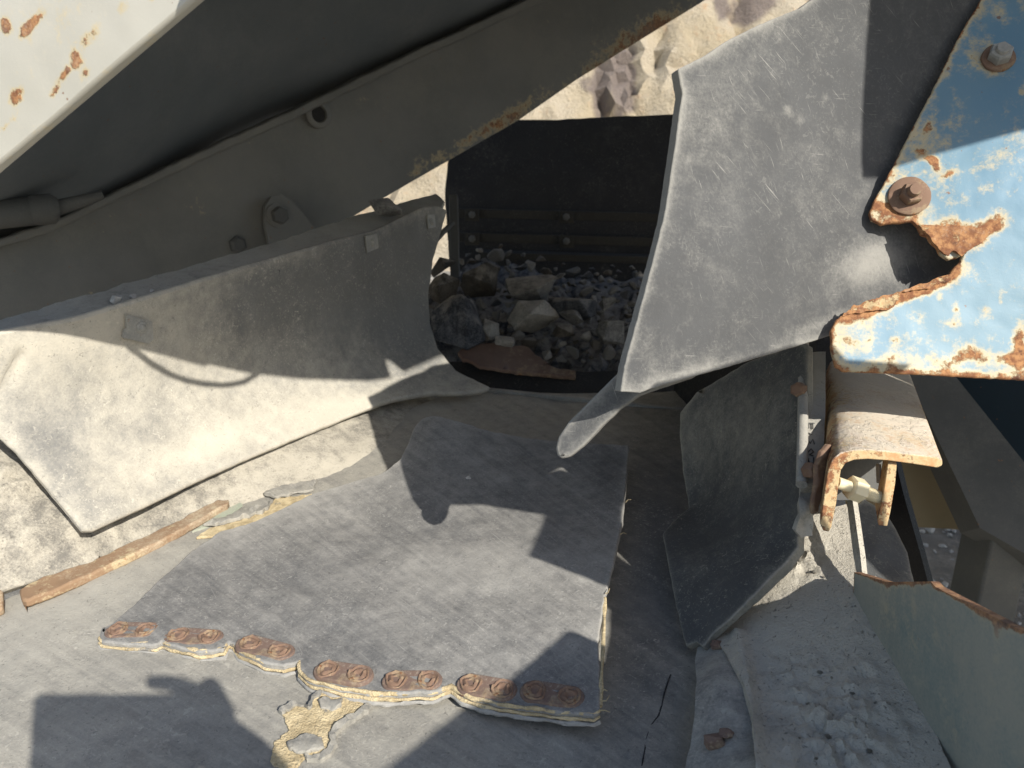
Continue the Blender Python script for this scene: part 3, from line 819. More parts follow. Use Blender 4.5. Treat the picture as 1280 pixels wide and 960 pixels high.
tube('fitting', [P(66, 261, 1.48), P(100, 252, 1.50), P(128, 243, 1.52)], [.016, .012, .008], MAT['frame'], hy, seg=14)

# ------------------------------------------------------------------ behind: rear panel, post, feed lip, heap
back = empty('rear_panel', P(700, 340, 2.72), 'dark rubber rear wall with two horizontal clamping strips behind the rocks', 'panel')
bf = tps([(560, 200, 2.70), (1000, 145, 2.74), (560, 420, 2.62), (1000, 420, 2.66), (760, 230, 2.78)])
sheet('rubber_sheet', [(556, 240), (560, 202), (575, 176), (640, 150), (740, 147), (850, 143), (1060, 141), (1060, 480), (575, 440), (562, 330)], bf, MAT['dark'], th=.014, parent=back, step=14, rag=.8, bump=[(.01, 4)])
for v0, v1 in ((266, 271), (296, 302)):
    st = bar('clamping_strip', P(572, v0, 2.60), P(960, v1 + 4, 2.63), .012, .030, MAT['strip'], back)
    for u in (590, 708, 850):
        vv = v0 + (u - 572) * (v1 + 4 - v0) / 388
        bar('clip', P(u - 9, vv + 2, 2.585), P(u + 9, vv + 2.2, 2.585), .008, .042, MAT['strip'], st)
        c = P(u, vv + 2, 2.58)
        lathe('bolt', [(.013, 0), (.013, .008), (.007, .011)], c, CAM - c, MAT['frame'], st, seg=6, smooth=20)
bar('sill_strip', P(600, 318, 2.56), P(900, 326, 2.56), .06, .024, MAT['strip'], back)
o = sheet('flap_shade_sheet', [(840, 462), (880, 425), (1010, 425), (1010, 640), (900, 660), (850, 560)], [(840, 470, 1.75), (1010, 430, 1.12), (1010, 640, 1.05), (850, 560, 1.70)], MAT['dark'], th=.012, step=14)  # dark sheet added to block light from behind
tag(o, 'added dark sheet blocking light behind the right-hand rubber flap', 'shade sheet')
o = sheet('sky_shade_plate', [(-.3, 1.15), (1.3, .95), (1.5, 2.9), (-.5, 2.9)], lambda x, y: np.stack([x, y, 0 * x + ZB + 1.05 + .1 * y], -1), MAT['frame'], th=.012, step=.2, front=(0, 0, -1), bevel=0)  # unseen plate added to keep sky light off the interior
tag(o, 'added overhead plate, out of view, blocking sky light above the hood and heap', 'shade plate')
post = bar('steel_post', P(567, 246, 2.3), P(569, 352, 2.2), .026, .026, MAT['frame'], None, up=(0, 1, 0))
tag(post, 'narrow brownish steel post at the left end of the rock heap', 'post')
rod = tube('brace_rod', [P(540, 306, 2.1), P(553, 291, 2.13), P(566, 279, 2.16)], .008, MAT['frame'], None)
tag(rod, 'thin dark diagonal rod across the bright gap beside the post', 'rod')

heap_ctrl = [(540, 440, 1.84), (690, 456, 1.86), (830, 464, 1.86), (660, 395, 2.02), (760, 400, 2.02), (600, 330, 2.34), (640, 312, 2.46), (720, 335, 2.44), (830, 335, 2.44), (548, 350, 2.1), (560, 400, 1.95)]
heap_f = tps(heap_ctrl)
heap = sheet('crushed_rubble', [(539, 345), (548, 332), (574, 330), (590, 314), (640, 308), (700, 326), (860, 330), (880, 470), (690, 462), (590, 452), (545, 440)], heap_f, MAT['rock_dark'], th=.12, step=7, bump=[(.025, 18), (.012, 45)], off=-.055, rag=2, bevel=0)
tag(heap, 'packed dark rubble filling the heap below the loose stones', 'rubble', kind='stuff')

def place_rock(me, mat, u, v, d, rot, name='rock'):
    ob = bpy.data.objects.new(name, me)
    if not me.materials: me.materials.append(mat)
    COL.objects.link(ob)
    ob.location = P(u, v, d)
    ob.rotation_euler = rot
    return ob
GR = 'stones in the rock heap behind the conveyor'
big = [
    (574, 404, 66, 72, 1.86, 'rock_dark', 'big dark slaty rock with pale lower tip at the left front of the heap'),
    (599, 350, 48, 50, 2.10, 'rock_brown', 'dark brown angular rock standing behind the big slaty rock'),
    (663, 360, 78, 40, 2.10, 'rock_grey', 'broad flat grey rock lying highest in the middle of the heap'),
    (665, 398, 62, 44, 1.98, 'rock_pale', 'pale angular rock in the centre of the heap'),
    (713, 384, 60, 40, 2.02, 'rock_dark', 'blue-black layered rock right of the pale central rock'),
    (611, 412, 30, 24, 1.90, 'rock_pale', 'small pale flat rock right beside the big slaty rock'),
    (632, 426, 27, 19, 1.86, 'rock_pale', 'small pale slab resting on the rusty lip plate'),
    (766, 416, 40, 33, 1.92, 'rock_grey', 'brownish-grey wedge-shaped rock near the front flap'),
    (554, 334, 40, 28, 2.16, 'rock_brown', 'dark lumpy rock at the bright gap beside the post'),
    (556, 362, 38, 36, 2.04, 'rock_brown', 'rounded dark brown rock above the big slaty rock'),
    (705, 414, 28, 18, 1.93, 'rock_brown', 'small brown wedge rock below the blue-black layered rock'),
    (729, 419, 22, 18, 1.92, 'rock_grey', 'small grey cube-shaped rock left of the wedge-shaped rock'),
    (762, 381, 24, 18, 2.02, 'rock_grey', 'grey angular rock above the wedge-shaped rock near the front flap'),
    (713, 398, 30, 20, 1.97, 'rock_grey', 'flat dark slab under the blue-black layered rock'),
]
for i, (u, v, w, h, d, mt, lab) in enumerate(big):
    sx, sz = w * d / F / 1.62, h * d / F / 1.62
    me = hull_rock(40 + i * 3, sx, (sx + sz) * .55, sz, 12, .03, .035, 2)
    ob = place_rock(me, MAT[mt], u, v, d, (rg.uniform(-.15, .15), rg.uniform(-.12, .12), rg.uniform(-.3, .3)))
    tag(ob, lab, 'rock', GR)
small = [hull_rock(120 + i, 1, rg.uniform(.8, 1.1), rg.uniform(.6, .95), 12, .07, .04, 1) for i in range(9)]
smats = ['rock_grey', 'rock_grey', 'rock_dark', 'rock_pale', 'rock_brown', 'rock_grey', 'rock_dark', 'rock_grey', 'rock_brown']
for me, k in zip(small, smats): me.materials.append(MAT[k])
spots_small = [(620, 318, 20), (635, 316, 12), (651, 334, 16), (663, 331, 17), (613, 338, 26), (739, 376, 18), (731, 344, 19), (727, 352, 14), (759, 341, 13), (751, 349, 13), (732, 363, 19), (746, 362, 12), (683, 442, 20), (693, 438, 15), (714, 441, 19), (607, 325, 12), (597, 322, 11), (588, 327, 11), (640, 345, 13), (716, 338, 20), (585, 318, 9), (600, 312, 10), (626, 308, 9), (702, 345, 12), (770, 400, 18), (735, 400, 17), (745, 432, 17), (760, 440, 22), (780, 440, 20), (640, 408, 16), (648, 418, 18), (660, 428, 20), (605, 380, 20), (618, 378, 15), (620, 395, 14)]
hr = random.Random(21)
taken = [(b[0], b[1], min(b[2], b[3]) * .42) for b in big] + [(u, v, s * .5) for u, v, s in spots_small]
hp = np.array([(545, 345), (560, 326), (590, 314), (640, 312), (700, 330), (830, 335), (840, 455), (690, 452), (640, 430), (590, 430)], float)
tries = 0
while len(spots_small) < 170 and tries < 6000:
    tries += 1
    u, v = hr.uniform(540, 840), hr.uniform(308, 456)
    s = hr.choice((7, 8, 9, 10, 12, 14, 16, 19))
    if not inpoly(np.array([(u, v)]), hp)[0]: continue
    if any(math.hypot(u - a, v - b) < r + s * .36 for a, b, r in taken): continue
    taken.append((u, v, s * .4)); spots_small.append((u, v, s))
for i, (u, v, s) in enumerate(spots_small):
    p = heap_f(np.array([float(u)]), np.array([float(v)]))[0]
    d = float((Vector(p) - CAM).dot(AZ)) - .01
    me = small[i % 9]
    ob = place_rock(me, None, u, v, d, (hr.uniform(-.5, .5), hr.uniform(-.5, .5), hr.uniform(0, 6.28)), 'small_stone')
    k = s * d / F / 1.6
    ob.scale = (k * hr.uniform(.85, 1.25), k, k * hr.uniform(.8, 1.1))
    tone = {'rock_grey': 'grey', 'rock_dark': 'blackish', 'rock_pale': 'pale', 'rock_brown': 'brownish'}[smats[i % 9]]
    zone = ('by the bright gap beside the post' if u < 575 and v < 372 else 'on the rear crest of the heap' if v < 335 else 'near the clamping strips at the heap\'s right rear' if u > 690 and v < 375
            else 'at the heap\'s foot above the dark hopper wall' if v > 425 else 'beside the front flap, right end of the heap' if u > 735
            else 'wedged between the bigger rocks in the middle of the heap' if u > 620 else 'wedged in beside the big slaty rock')
    size = 'tiny' if s < 10 else 'small' if s < 16 else 'fist-sized'
    tag(ob, '%s %s stone %s' % (size, tone, zone), 'stone', 'small loose stones in the rock heap')

lipf = tps([(575, 440, 1.83), (690, 462, 1.80), (650, 430, 1.86)])
lip = sheet('rusty_lip_plate', [(572, 440), (580, 434), (590, 430), (615, 428), (640, 431), (656, 431), (668, 440), (690, 458), (720, 463), (720, 472), (650, 465), (600, 458), (590, 452), (578, 449)], lipf, MAT['plate'], th=.012, step=5, rag=1.2, bump=[(.003, 40)])
tag(lip, 'curved rusty steel plate at the front foot of the rock heap', 'steel plate')
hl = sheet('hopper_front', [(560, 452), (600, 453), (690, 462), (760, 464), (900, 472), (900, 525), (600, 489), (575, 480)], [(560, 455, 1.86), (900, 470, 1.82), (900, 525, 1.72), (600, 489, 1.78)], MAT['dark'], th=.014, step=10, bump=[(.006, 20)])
tag(hl, 'dark front wall of the feed hopper below the rock heap', 'hopper wall')
eb = bar('edge_bar', P(592, 489, 1.735), P(910, 522, 1.61), .012, .022, MAT['steel'])
tag(eb, 'pale grey steel edge bar along the far end of the belt', 'bar')

lr = place_rock(hull_rock(77, .046, .034, .030, 13, .05, .05, 2), MAT['rock_grey'], 481, 257, 1.70, (.1, .3, .5))
tag(lr, 'lone grey rock sitting on the dusty ledge against the beam', 'rock')
for u, v, s, lab in ((146, 374, 12, 'pale lump of stone on the ledge above the square clip'), (166, 371, 7, 'small grey stone just right of the pale lump on the ledge'), (190, 363, 4, 'tiniest of the three stones lying on the dusty ledge')):
    d = zd(v, .325) - .005
    lr = place_rock(hull_rock(int(u), s * d / F, s * d / F * .8, s * d / F * .7, 12, .06, .06, 1), MAT['gravel'], u, v, d, (0, 0, u), 'stone')
    tag(lr, lab, 'stone')
pb = place_rock(hull_rock(91, .006, .005, .004, 12, .08, .03, 1), MAT['gravel'], 586, 597, zd(597, .043), (0, 0, 1), 'pebble')
tag(pb, 'tiny pale pebble lying on the shaded part of the belt scrap', 'pebble')

# ------------------------------------------------------------------ right side: front flap, second flap, blue plate
ff = tps([(778, 490, .72), (850, 85, .735), (830, 270, .725), (1040, 420, .815), (1105, 200, .835), (1230, 0, .85), (1000, 0, .79), (900, 300, .745), (1180, 330, .85)])
front = sheet('front_flap', [(776, 490), (781, 458), (800, 388), (818, 320), (830, 272), (842, 195), (848, 150), (853, 118), (848, 86), (880, 70), (910, 50), (950, 30), (1000, 10), (1030, -12), (1330, -80), (1330, 330), (1180, 352), (1045, 418), (1000, 432), (900, 462), (840, 479), (800, 491)],
              ff, MAT['front'], th=.013, step=8, edge=6, rag=.6, bump=[(.0015, 6), (.0005, 60)], seed=14, bevel=.0012,
              spots=[(1090, 330, 50, 26, .8, -20), (1040, 400, 50, 8, .5, -20), (840, 470, 60, 7, .5, -15), (860, 200, 10, 5, .35, -30), (985, 140, 5, 8, .6), (1030, 122, 4, 9, .7, 20), (1000, 148, 5, 5, .5), (810, 440, 12, 30, .3), (880, 445, 60, 14, .2, -15)])
tag(front, 'big scuffed grey rubber flap hanging in sunlight in front of the heap', 'rubber flap')
second = sheet('second_flap', [(694, 560), (698, 546), (710, 528), (730, 508), (750, 488), (776, 462), (800, 440), (880, 430), (870, 470), (800, 495), (775, 512), (750, 535), (728, 558), (712, 571), (702, 573), (696, 569)],
               [(700, 570, .800), (710, 530, .80), (740, 525, .79), (780, 480, .775), (800, 450, .775), (870, 440, .79), (800, 495, .77)], MAT['front'], th=.013, step=6, rag=.4, bump=[(.002, 20)], bevel=.003)
tag(second, 'narrow curled rubber tongue poking out below the big scuffed flap', 'rubber flap')

bpf = tps([(1040, 440, .790), (1280, 475, .775), (1088, 270, .812), (1280, 150, .790), (1225, 0, .835)])
BL = [(1250, -40), (1226, 0), (1211, 24), (1196, 50), (1170, 104), (1140, 162), (1112, 216), (1092, 252), (1087, 266), (1090, 275), (1102, 280), (1122, 278), (1140, 276),
      (1147, 283), (1152, 293), (1163, 296), (1169, 305), (1176, 318), (1186, 325), (1197, 322), (1204, 318), (1201, 327), (1193, 333), (1186, 345), (1170, 351), (1150, 357), (1120, 366), (1090, 375), (1062, 388), (1046, 399), (1039, 413), (1040, 440), (1045, 458), (1054, 464), (1150, 468), (1280, 475), (1460, 486), (1460, -40)]
blue = sheet('blue_plate', BL, bpf, MAT['blue'], th=.007, step=5, edge=4, rag=.7, bump=[(.0008, 30)], seed=17, bevel=.0016,
             spots=[(1180, 295, 30, 14, .9), (1225, 290, 30, 16, .75, -20), (1250, 275, 14, 18, .45), (1150, 362, 40, 7, 1.0, -20), (1090, 385, 40, 8, 1.0, -22), (1185, 340, 16, 9, .9, -25), (1060, 430, 16, 32, .32), (1120, 430, 20, 30, .28), (1085, 420, 14, 30, .35),
                    (1105, 262, 16, 16, .35), (1120, 262, 30, 6, .5, 10), (1170, 208, 6, 12, .55, -30), (1185, 218, 4, 10, .6, 60), (1163, 200, 9, 4, .5, 30), (1168, 200, 5, 4, .7), (1236, 78, 20, 20, .38), (1276, 115, 6, 6, .6), (1160, 158, 5, 12, .5, 30), (1150, 190, 10, 6, .4),
                    (1250, 375, 4, 6, .5), (1235, 390, 12, 8, .42, 20), (1175, 372, 4, 5, .5), (1195, 385, 5, 9, .45), (1160, 365, 4, 4, .45), (1200, 400, 4, 12, .35), (1220, 445, 40, 10, .45), (1270, 450, 20, 12, .5), (1190, 405, 5, 8, .4), (1180, 466, 120, 4, .3, 3), (1130, 452, 90, 12, .2), (1240, 60, 4, 4, .3), (1275, 430, 8, 20, .5)])
tag(blue, 'weathered sky-blue steel plate with rust and a torn notch', 'steel plate')
# curled rust tongue in the notch
def tongue_disp(q, p):
    return .012 * np.clip((q[:, 1] - 292) / 34, 0, 1) ** 2 - .012
tg = sheet('rust_tongue', [(1146, 282), (1180, 284), (1215, 284), (1240, 292), (1222, 306), (1206, 316), (1200, 322), (1190, 314), (1182, 322), (1172, 312), (1160, 298)], bpf, MAT['rust'], th=.003, parent=blue, step=4, edge=3, rag=1.5, off=.0075, disp=tongue_disp, bump=[(.003, 60), (.0015, 150)], bevel=.0006)
tg = sheet('rust_scale', [(1048, 398), (1064, 384), (1100, 372), (1150, 356), (1188, 342), (1196, 340), (1188, 350), (1160, 360), (1128, 366), (1118, 378), (1116, 386), (1084, 390), (1062, 393)], bpf, MAT['rust'], th=.002, parent=blue, step=4, edge=3, rag=1.8, off=.003, bump=[(.003, 60), (.0018, 140)], bevel=.0005)

def plate_bolt(u, v, wr, mw, mn, tilt=0.0, length=.022):
    c, tx, n = frame_at(bpf, u, v)
    root = lathe('washer', [(wr, 0), (wr, .0028), (wr * .95, .0036), (wr * .45, .0038)], c + n * .0003, n, mw, blue, seg=28, jit=.012)
    ax = (n + tx * tilt).normalized()
    lathe('nut', [(.0115, .0), (.0118, .0012), (.0118, .009), (.0105, .0112), (.006, .0114)], c + n * .0038, ax, mn, root, seg=6, rot=.4, smooth=20)
    lathe('thread', [(.0066, 0), (.0066, length - .002), (.0058, length), (.002, length + .0004)], c + n * .010, ax, mn, root, seg=14)
plate_bolt(1136, 246, .021, MAT['bolt'], MAT['bolt'], .1, .012)
plate_bolt(1247, 74, .0165, MAT['bolt'], MAT['steel'], -.05, .009)

# ------------------------------------------------------------------ right lower: hanging flap, clamp bar, channel bracket
mf = tps([(850, 505, 1.20), (930, 455, 1.09), (1005, 440, .96), (862, 632, 1.10), (930, 600, .99), (1000, 570, .885), (830, 663, 1.03), (868, 806, .835), (930, 745, .825), (1000, 685, .835), (915, 680, .92), (1005, 620, .86)])
mid = sheet('hanging_flap', [(849, 515), (870, 490), (930, 455), (990, 430), (1008, 430), (1008, 520), (1006, 600), (1003, 640), (998, 668), (999, 684), (985, 704), (950, 738), (925, 760), (905, 778), (885, 798), (878, 810), (870, 802), (857, 808), (848, 775), (840, 735), (834, 700), (828, 666), (840, 652), (860, 634), (854, 590), (850, 550)],
            mf, MAT['mid'], th=.011, step=7, edge=5, rag=.7, bump=[(.003, 10), (.0006, 70)], seed=19, bevel=.002, spots=[(930, 540, 80, 70, .45), (960, 720, 40, 6, .3, -42)])
tag(mid, 'dark grey rubber flap hanging beside the dusty chute on the right', 'rubber flap')
fold = sheet('crumpled_fold', [(1003, 606), (1012, 602), (1019, 606), (1014, 630), (1017, 650), (1013, 668), (1002, 672), (995, 664), (1000, 645), (998, 625)], [(1003, 606, .84), (1019, 610, .835), (1000, 668, .82), (1015, 668, .825), (1008, 640, .815)], MAT['ledge'], th=.008, parent=mid, step=4, bump=[(.006, 35), (.002, 90)], bevel=.002)
cl = empty('clamp_bar', P(1015, 600, .83), 'dust-covered clamping bar with raised characters beside the rusty bracket', 'clamp bar')
tube('bar', [P(1005, 430, 1.00), P(1004, 470, .955), P(1003, 560, .855), P(1002, 606, .815)], .0062, MAT['ledge'], cl, seg=10)
sheet('strip', [(1004, 440), (1032, 440), (1032, 500), (1030, 560), (1022, 604), (1004, 604), (1005, 520)], [(1004, 440, 1.0), (1032, 440, 1.0), (1004, 604, .822), (1028, 600, .825)], MAT['ledge'], th=.02, parent=cl, step=6, bump=[(.002, 60)], bevel=.003)
# raised characters, read from above: T T M a U
clf = tps([(1004, 440, 1.0), (1032, 440, 1.0), (1004, 604, .822), (1028, 600, .825)])
for strokes in ([[(1010, 529), (1018, 529)], [(1011, 529), (1011, 535)], [(1016, 529), (1016, 536)]],
                [[(1010, 541), (1015, 543)]],
                [[(1010, 556), (1010, 550), (1013, 554), (1016, 549), (1018, 555)]],
                [[(1010, 565), (1014, 561), (1017, 565), (1012, 568), (1017, 570)]],
                [[(1010, 573), (1012, 580), (1017, 580), (1017, 572)]]):
    for st in strokes:
        q = clf(np.array([float(a) for a, b in st]), np.array([float(b) for a, b in st]))
        tube('raised_letter', [Vector(x) + (CAM - Vector(x)).normalized() * .003 for x in q], .0008, MAT['frame'], cl, seg=6)
nb = lathe('nut', [(.009, 0), (.009, .012), (.006, .014)], P(1010, 588, .815), (CAM - P(1010, 588, .815)) + AX * .5, MAT['bolt'], cl, seg=6, smooth=20)
nb = lathe('nut', [(.009, 0), (.009, .012), (.006, .014)], P(1001, 487, .93), (CAM - P(1001, 487, .93)) - AX * .5, MAT['bolt'], cl, seg=6, smooth=20)

br = empty('channel_bracket', P(1040, 665, .77), 'rusty bent channel bracket with dusty top under the blue plate', 'bracket')
D0 = .765
prof = [(1029, 664), (1025, 655), (1031, 612), (1035, 588), (1041, 574), (1051, 566), (1065, 563), (1085, 562), (1110, 564), (1140, 568), (1170, 572), (1178, 575), (1178, 582), (1172, 585), (1140, 580), (1110, 576), (1085, 574), (1068, 575), (1057, 579), (1051, 588), (1049, 600), (1045, 630), (1039, 660), (1036, 665)]
vec = (AX * .41 + AY * .315 + AZ * 1.0) * .34
ch = extrude('channel', [P(u, v, D0) for u, v in prof], vec, MAT['rustdust'], br, bevel=.0012, cuts=14)
lg = extrude('hanger_leg', [P(u, v, D0 + .008) for u, v in ((1110, 579), (1121, 580), (1119, 604), (1113, 640), (1109, 658), (1098, 657), (1097, 652), (1104, 618))], vec * .12, MAT['rustdust'], br, bevel=.001)
slot = bar('backing_rib', P(1098, 580, D0 + .05), P(1099, 604, D0 + .05), .003, .006, MAT['steel'], br, bevel=.0005)
sheet('web', [(1044, 572), (1104, 574), (1106, 625), (1042, 625)], [(1044, 572, .87), (1104, 574, .87), (1070, 625, .87)], MAT['frame'], th=.006, parent=br, step=10)  # dark plate added to stop sunlight passing between the legs
b0, b1 = P(1046, 603, D0 + .01), P(1100, 622, D0 + .02)
bt = tube('bolt', [b0, b1], .0062, MAT['zinc'], br, seg=14)
ax = (b1 - b0).normalized()
lathe('nut', [(.010, -.008), (.0125, -.007), (.0125, .007), (.010, .009)], b0 + (b1 - b0) * .44, ax, MAT['zinc'], bt, seg=6, rot=.3, smooth=20)
for k in range(9):
    lathe('thread', [(.0063, 0), (.0069, .0006), (.0063, .0012)], b0 + (b1 - b0) * (.64 + .035 * k), ax, MAT['zinc'], bt, seg=12)
o = sheet('rusty_shim', [(1036, 556), (1041, 556), (1036, 580), (1030, 612), (1024, 640), (1018, 644), (1017, 632), (1022, 600), (1022, 582), (1028, 565)], [(1036, 556, .80), (1018, 640, .795), (1030, 600, .80)], MAT['bolt'], th=.006, parent=br, step=4, rag=.8, bump=[(.002, 80)])

# ------------------------------------------------------------------ dusty chute with side plate
chf = tps([Z(1078, 737, .088), (1160, 900, .668), (1190, 965, .615), Z(878, 772, .014), Z(950, 745, .052), Z(1060, 650, .112), Z(1000, 668, .098), Z(1010, 700, .082), Z(1075, 690, .100),
           Z(868, 830, .020), Z(855, 960, .02), Z(900, 850, .045), Z(885, 930, .035), Z(930, 840, .042), Z(948, 960, .062), Z(960, 900, .045), Z(1050, 900, .058), Z(1020, 960, .055), Z(1100, 1200, .03), Z(855, 1200, .0), Z(1300, 1200, .04), Z(990, 780, .056)])
dust_spots = [(1000, 690, 60, 60, .3), (1050, 690, 40, 60, .3), (900, 880, 30, 100, -.2), (1060, 860, 60, 40, -.1)]
def lumps(q, p):
    w = np.exp(-(((q[:, 0] - 1050) / 75) ** 2 + ((q[:, 1] - 905) / 75) ** 2)) + .8 * np.exp(-(((q[:, 0] - 1005) / 25) ** 2 + ((q[:, 1] - 705) / 22) ** 2)) + .5 * np.exp(-(((q[:, 0] - 985) / 30) ** 2 + ((q[:, 1] - 835) / 25) ** 2))
    z = np.array([abs(fr(x, 38, 4)) + .5 * fr(x, 90, 3) for x in p]) * .012
    ridge = .008 * np.exp(-((q[:, 0] - (925 + (q[:, 1] - 800) * .14)) / 9) ** 2) * (q[:, 1] > 790)
    return z * w + ridge + np.array([fr(x, 120, 2) for x in p]) * .0007
ch_o = empty('dusty_chute', Vector(chf(np.array([980.]), np.array([850.]))[0]), 'chute filled with settled grey dust and crumbs on the right', 'chute')
sheet('dust_bed', [(880, 768), (905, 760), (950, 735), (985, 700), (1000, 684), (1004, 660), (1020, 640), (1058, 630), (1072, 690), (1078, 736), (1100, 775), (1130, 830), (1160, 895), (1195, 975), (1290, 1220), (940, 1220), (946, 960), (940, 900), (925, 850), (905, 812), (888, 790)],
      chf, MAT['dust'], th=.02, parent=ch_o, step=5, edge=6, rag=1.0, disp=lumps, seed=23, bevel=0, spots=dust_spots)
sheet('liner_lip', [(872, 800), (884, 772), (900, 762), (925, 780), (940, 850), (955, 920), (958, 960), (960, 1220), (820, 1220), (845, 1000), (856, 950), (868, 890), (870, 850), (866, 820)],
      chf, MAT['liner'], th=.012, parent=ch_o, step=7, off=-.003, bump=[(.004, 14), (.001, 60)], seed=24, bevel=.003)
for u, v, r in ((897, 806, .0095), (893, 926, .013), (908, 917, .008)):
    c, tx, n = frame_at(chf, u, v)
    me = hull_rock(int(u + v), r * 1.05, r * .8, r * .75, 15, .05, .12, 2)
    me.materials.append(MAT['plate'])
    bo = bpy.data.objects.new('rusted_bolt', me); COL.objects.link(bo); bo.parent = ch_o
    bo.location = c - Vector(ORIGIN[ch_o.name])
cr = random.Random(8)
cm = [hull_rock(300 + i, 1, .8, .55, 11, .06, .06, 1) for i in range(5)]
for me in cm: me.materials.append(MAT['dust'])
crumbs = [(1025, 842, 14), (1042, 850, 10), (1065, 868, 12), (1035, 922, 13), (1000, 925, 10), (983, 920, 9), (1010, 880, 8), (1085, 940, 14), (1060, 945, 12), (975, 870, 7), (970, 900, 7), (1075, 900, 9), (1110, 930, 10), (1040, 895, 8), (1000, 700, 13), (1018, 716, 11), (990, 712, 8), (1010, 690, 8), (1030, 722, 7), (985, 828, 5), (1078, 790, 5), (940, 905, 5), (1095, 880, 8), (1020, 950, 12), (1050, 975, 14)]
for i, (u, v, s) in enumerate(crumbs):
    c, tx, n = frame_at(chf, u, v)
    ob = bpy.data.objects.new('dust_crumb', cm[i % 5]); COL.objects.link(ob)
    d = (c - CAM).dot(AZ)
    ob.location = c + n * (s * d / F * .15)
    ob.rotation_euler = (cr.uniform(-.4, .4), cr.uniform(-.4, .4), cr.uniform(0, 6))
    k = s * d / F * .45
    ob.scale = (k, k, k)
    tag(ob, 'small lump of caked grey dust lying in the dusty chute', 'dust lump', 'lumps of caked dust in the chute')

def side_map(d, z):
    d, z = np.asarray(d, float), np.asarray(z, float)
    x = .362 + .012 * (d - .5)
    y = (z - .55 + d * math.sin(PITCH)) / math.cos(PITCH)
    return nC + x[..., None] * nAX + y[..., None] * nAY + d[..., None] * nAZ
sp = sheet('side_plate', [(.82, .06), (.812, .108), (.74, .138), (.66, .183), (.652, .183), (.543, .215), (.44, .265), (.317, .406), (.10, .49), (-.12, .588), (-.3, .66), (-.3, .0), (.3, -.02), (.6, .0)], side_map, MAT['teal'], th=.007, step=.011, edge=.009, bevel=.0018, bump=[(.001, 20)],
           front=(-1, 0, 0), seed=26, spots=[(.74, .12, .03, .04, .45), (.69, .10, .012, .06, .42), (.655, .15, .006, .03, .4), (.60, .20, .05, .012, .4), (.57, .18, .004, .05, .4), (.62, .08, .03, .02, .3), (.5, .17, .02, .03, .3), (.53, .13, .012, .01, .6)])
tag(sp, 'dusty teal-painted side plate with rusty top edge at the lower right', 'side plate')
dv = sheet('divider_plate', [(1056, 600), (1062, 600), (1068, 640), (1075, 690), (1080, 737), (1074, 737), (1066, 690), (1060, 640)], [(1056, 600, .90), (1080, 737, .80), (1062, 640, .87)], MAT['dust'], th=.006, step=5, bevel=.0015)
tag(dv, 'thin upright dust-coated plate at the chute end below the bracket', 'plate')

# ------------------------------------------------------------------ background right: frame, drum, panel
o = sheet('return_belt', [(1062, 640), (1080, 625), (1106, 640), (1135, 690), (1146, 735), (1140, 780), (1080, 780)], [(1062, 640, 1.05), (1106, 640, 1.08), (1140, 735, .95), (1080, 735, .93)], MAT['mid'], th=.012, step=8, bump=[(.004, 20)])
tag(o, 'dark rubber strip behind the side plate below the bracket', 'rubber strip')
o = place_rock(hull_rock(66, .012, .009, .007, 12, .06, .05, 1), MAT['rock_pale'], 1096, 727, .91, (0, 0, .4), 'stone')
tag(o, 'single brownish stone lying on the dark rubber strip', 'stone')
o = sheet('gap_shade_sheet', [(1085, 560), (1118, 570), (1130, 620), (1150, 690), (1166, 750), (1150, 800), (1120, 800), (1100, 640)], [(1085, 560, 1.22), (1166, 750, 1.12), (1100, 640, 1.2)], MAT['black'], th=.012, step=10)  # black sheet stands in for the darkness of a deep gap
tag(o, 'black sheet for the shaded gap between the rubber strip and the gravel', 'guard')
o = sheet('ochre_panel', [(1040, 470), (1150, 470), (1235, 575), (1235, 664), (1130, 658), (1060, 640)], [(1040, 470, 1.75), (1235, 575, 1.70), (1235, 664, 1.70), (1130, 658, 1.72)], MAT['brown'], th=.012, step=14)
tag(o, 'dim ochre-brown panel behind the bracket above the gravel', 'panel')
fr_o = empty('support_stand', P(1250, 1000, 1.55), 'dark grey welded frame leg with diagonal brace at the right border', 'machine frame')
sheet('brace', [(1120, 440), (1170, 440), (1290, 590), (1330, 640), (1330, 720), (1225, 660), (1205, 618)], [(1120, 440, 1.62), (1290, 600, 1.52), (1225, 660, 1.5)], MAT['frame'], th=.08, parent=fr_o, step=14)
pl = P(1252, 640, 1.55)
bar('leg', Vector((pl.x, pl.y, pl.z - .035)), Vector((pl.x, pl.y, -.05)), .085, .10, MAT['frame'], fr_o, up=(0, 1, 0), bevel=.006)
dr = empty('drum', P(1340, 560, 1.95), 'dark blue drum in deep shade behind the frame at right', 'drum')
a, b = P(1230, 470, 1.95), P(1500, 640, 2.15)
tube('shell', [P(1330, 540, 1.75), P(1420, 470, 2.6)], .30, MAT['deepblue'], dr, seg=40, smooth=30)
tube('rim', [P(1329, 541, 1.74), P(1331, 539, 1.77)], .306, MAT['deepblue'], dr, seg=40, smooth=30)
o = sheet('dark_wall', [(1030, 420), (1500, 420), (1500, 560), (1040, 560)], [(1030, 420, 2.7), (1500, 420, 2.5), (1500, 560, 2.6), (1040, 560, 2.7)], MAT['frame'], th=.02, step=30)
tag(o, 'dark machine wall in shade far behind the bracket', 'machine wall')

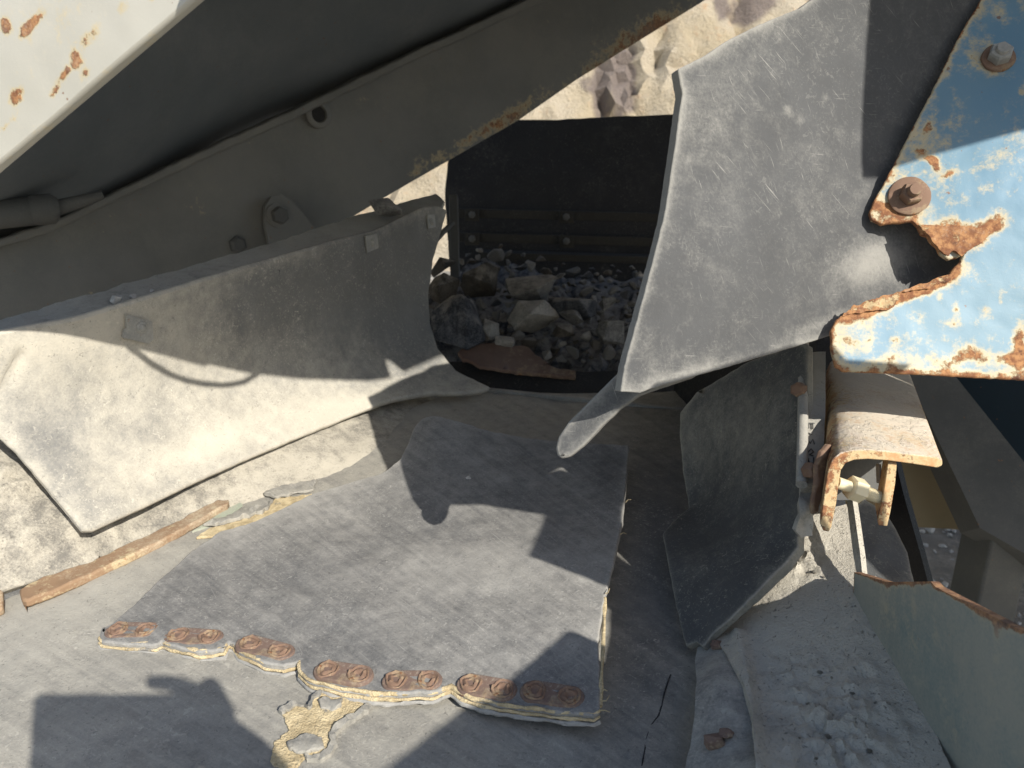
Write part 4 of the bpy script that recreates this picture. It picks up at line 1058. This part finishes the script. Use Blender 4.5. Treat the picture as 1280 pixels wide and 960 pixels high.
# ------------------------------------------------------------------ added unseen plates and the photographer that throw the shade
def sun_plate(name, poly, dc, mat, label, th=.02, step=60, slope=0.0):
    """an added shade-casting plate behind the viewpoint, drawn in the sun's projection"""
    def f(X, Y):
        d = dc + slope * (X - poly[0][0])
        return nC + ((X / F) + (90 - 640) / F * d)[:, None] * nAX + (-(Y / F) + (480 - 890) / F * d)[:, None] * nAY + d[:, None] * nAZ
    o = sheet(name, poly, f, mat, th=th, step=step, bevel=.002, front=SUN)
    return tag(o, label, 'shade plate')
sun_plate('upper_shade_plate', [(811, -920), (813, -640), (814, -550), (840, -555), (870, -562), (968, -578), (1100, -592), (1100, -920)], .26, MAT['frame'], 'added shade plate above the blue plate, out of view, shading its top')  # unseen plate added so its edges shade the flap and blue plate
sun_plate('notched_shade_plate', [(523, -293), (581, -312), (643, -335), (704, -357), (737, -364), (752, -340), (812, -333), (730, -264), (706, -240), (706, -185), (716, -166), (726, -172), (727, -179), (733, -200), (738, -212), (776, -206), (776, -158), (762, -146), (700, -108), (660, -60), (611, -10), (545, -10), (560, -50), (600, -90), (628, -120), (558, -191), (643, -268), (581, -293)], .32, MAT['frame'], 'added notched shade plate beside the viewpoint, out of view, shading the belt scrap', step=20)  # unseen plate, outline cut to throw shade on scrap and hanging flap
sun_plate('right_shade_plate', [(985, 0), (965, -300), (1030, -330), (1080, -600), (1120, -1300), (4300, -1300), (4300, 0)], .15, MAT['frame'], 'added tall shade plate to the right of the viewpoint, out of view', step=150)  # unseen plate added to shade the frame leg and gravel

ph_prof = [(-.030, .020), (-.026, .024), (.120, .024), (.124, .020), (.124, -.046), (.120, -.050), (-.026, -.050), (-.030, -.046)]
ph = extrude('phone', [camxyz(x, y, -.010) for x, y in ph_prof], AZ * -.008, MAT['black'], None, bevel=.002)
tag(ph, 'black phone held by the photographer, out of view', 'phone')
def skin_body(name, chains, mat):
    me = bpy.data.meshes.new(name)
    vs, es, rr = [], [], []
    ids = {}
    for ch in chains:
        prev = None
        for key, p, r in ch:
            if key not in ids:
                ids[key] = len(vs); vs.append(tuple(p)); rr.append(r)
            if prev is not None: es.append((prev, ids[key]))
            prev = ids[key]
    me.from_pydata(vs, es, []); me.materials.append(mat)
    ob = bpy.data.objects.new(name, me); COL.objects.link(ob)
    md = ob.modifiers.new('skin', 'SKIN'); md.use_smooth_shade = True
    for i, s in enumerate(me.skin_vertices[0].data):
        s.radius = (rr[i], rr[i]); s.use_root = (i == 0)
    sb = ob.modifiers.new('round', 'SUBSURF'); sb.levels = 1; sb.render_levels = 1
    return ob
q = lambda x, y, d: camxyz(x, y, d)
hand = [[('wrist', q(.225, -.10, -.03), .028), ('palm', q(.165, -.045, -.028), .034), ('knuck', q(.145, -.005, -.028), .028)],
        [('wrist', q(.225, -.10, -.03), .028), ('elbow', q(.34, -.34, -.12), .042)]]
for i, (yy, ln) in enumerate(((.045, .05), (.024, .055), (.004, .052), (-.016, .044))):
    hand.append([('palm', q(.165, -.045, -.028), .034), ('f%da' % i, q(.150 - .004 * i, yy * .8, -.036), .011), ('f%db' % i, q(.125, yy, -.034), .0095), ('f%dc' % i, q(.125 - ln * .6, yy, -.030), .008)])
hand.append([('palm', q(.165, -.045, -.028), .034), ('ta', q(.150, .010, -.004), .012), ('tb', q(.142, .038, -.002), .012)])
pe = skin_body('person', hand, MAT['skin'])
tag(pe, 'bare hand and forearm of the photographer gripping the phone, out of view', 'person')
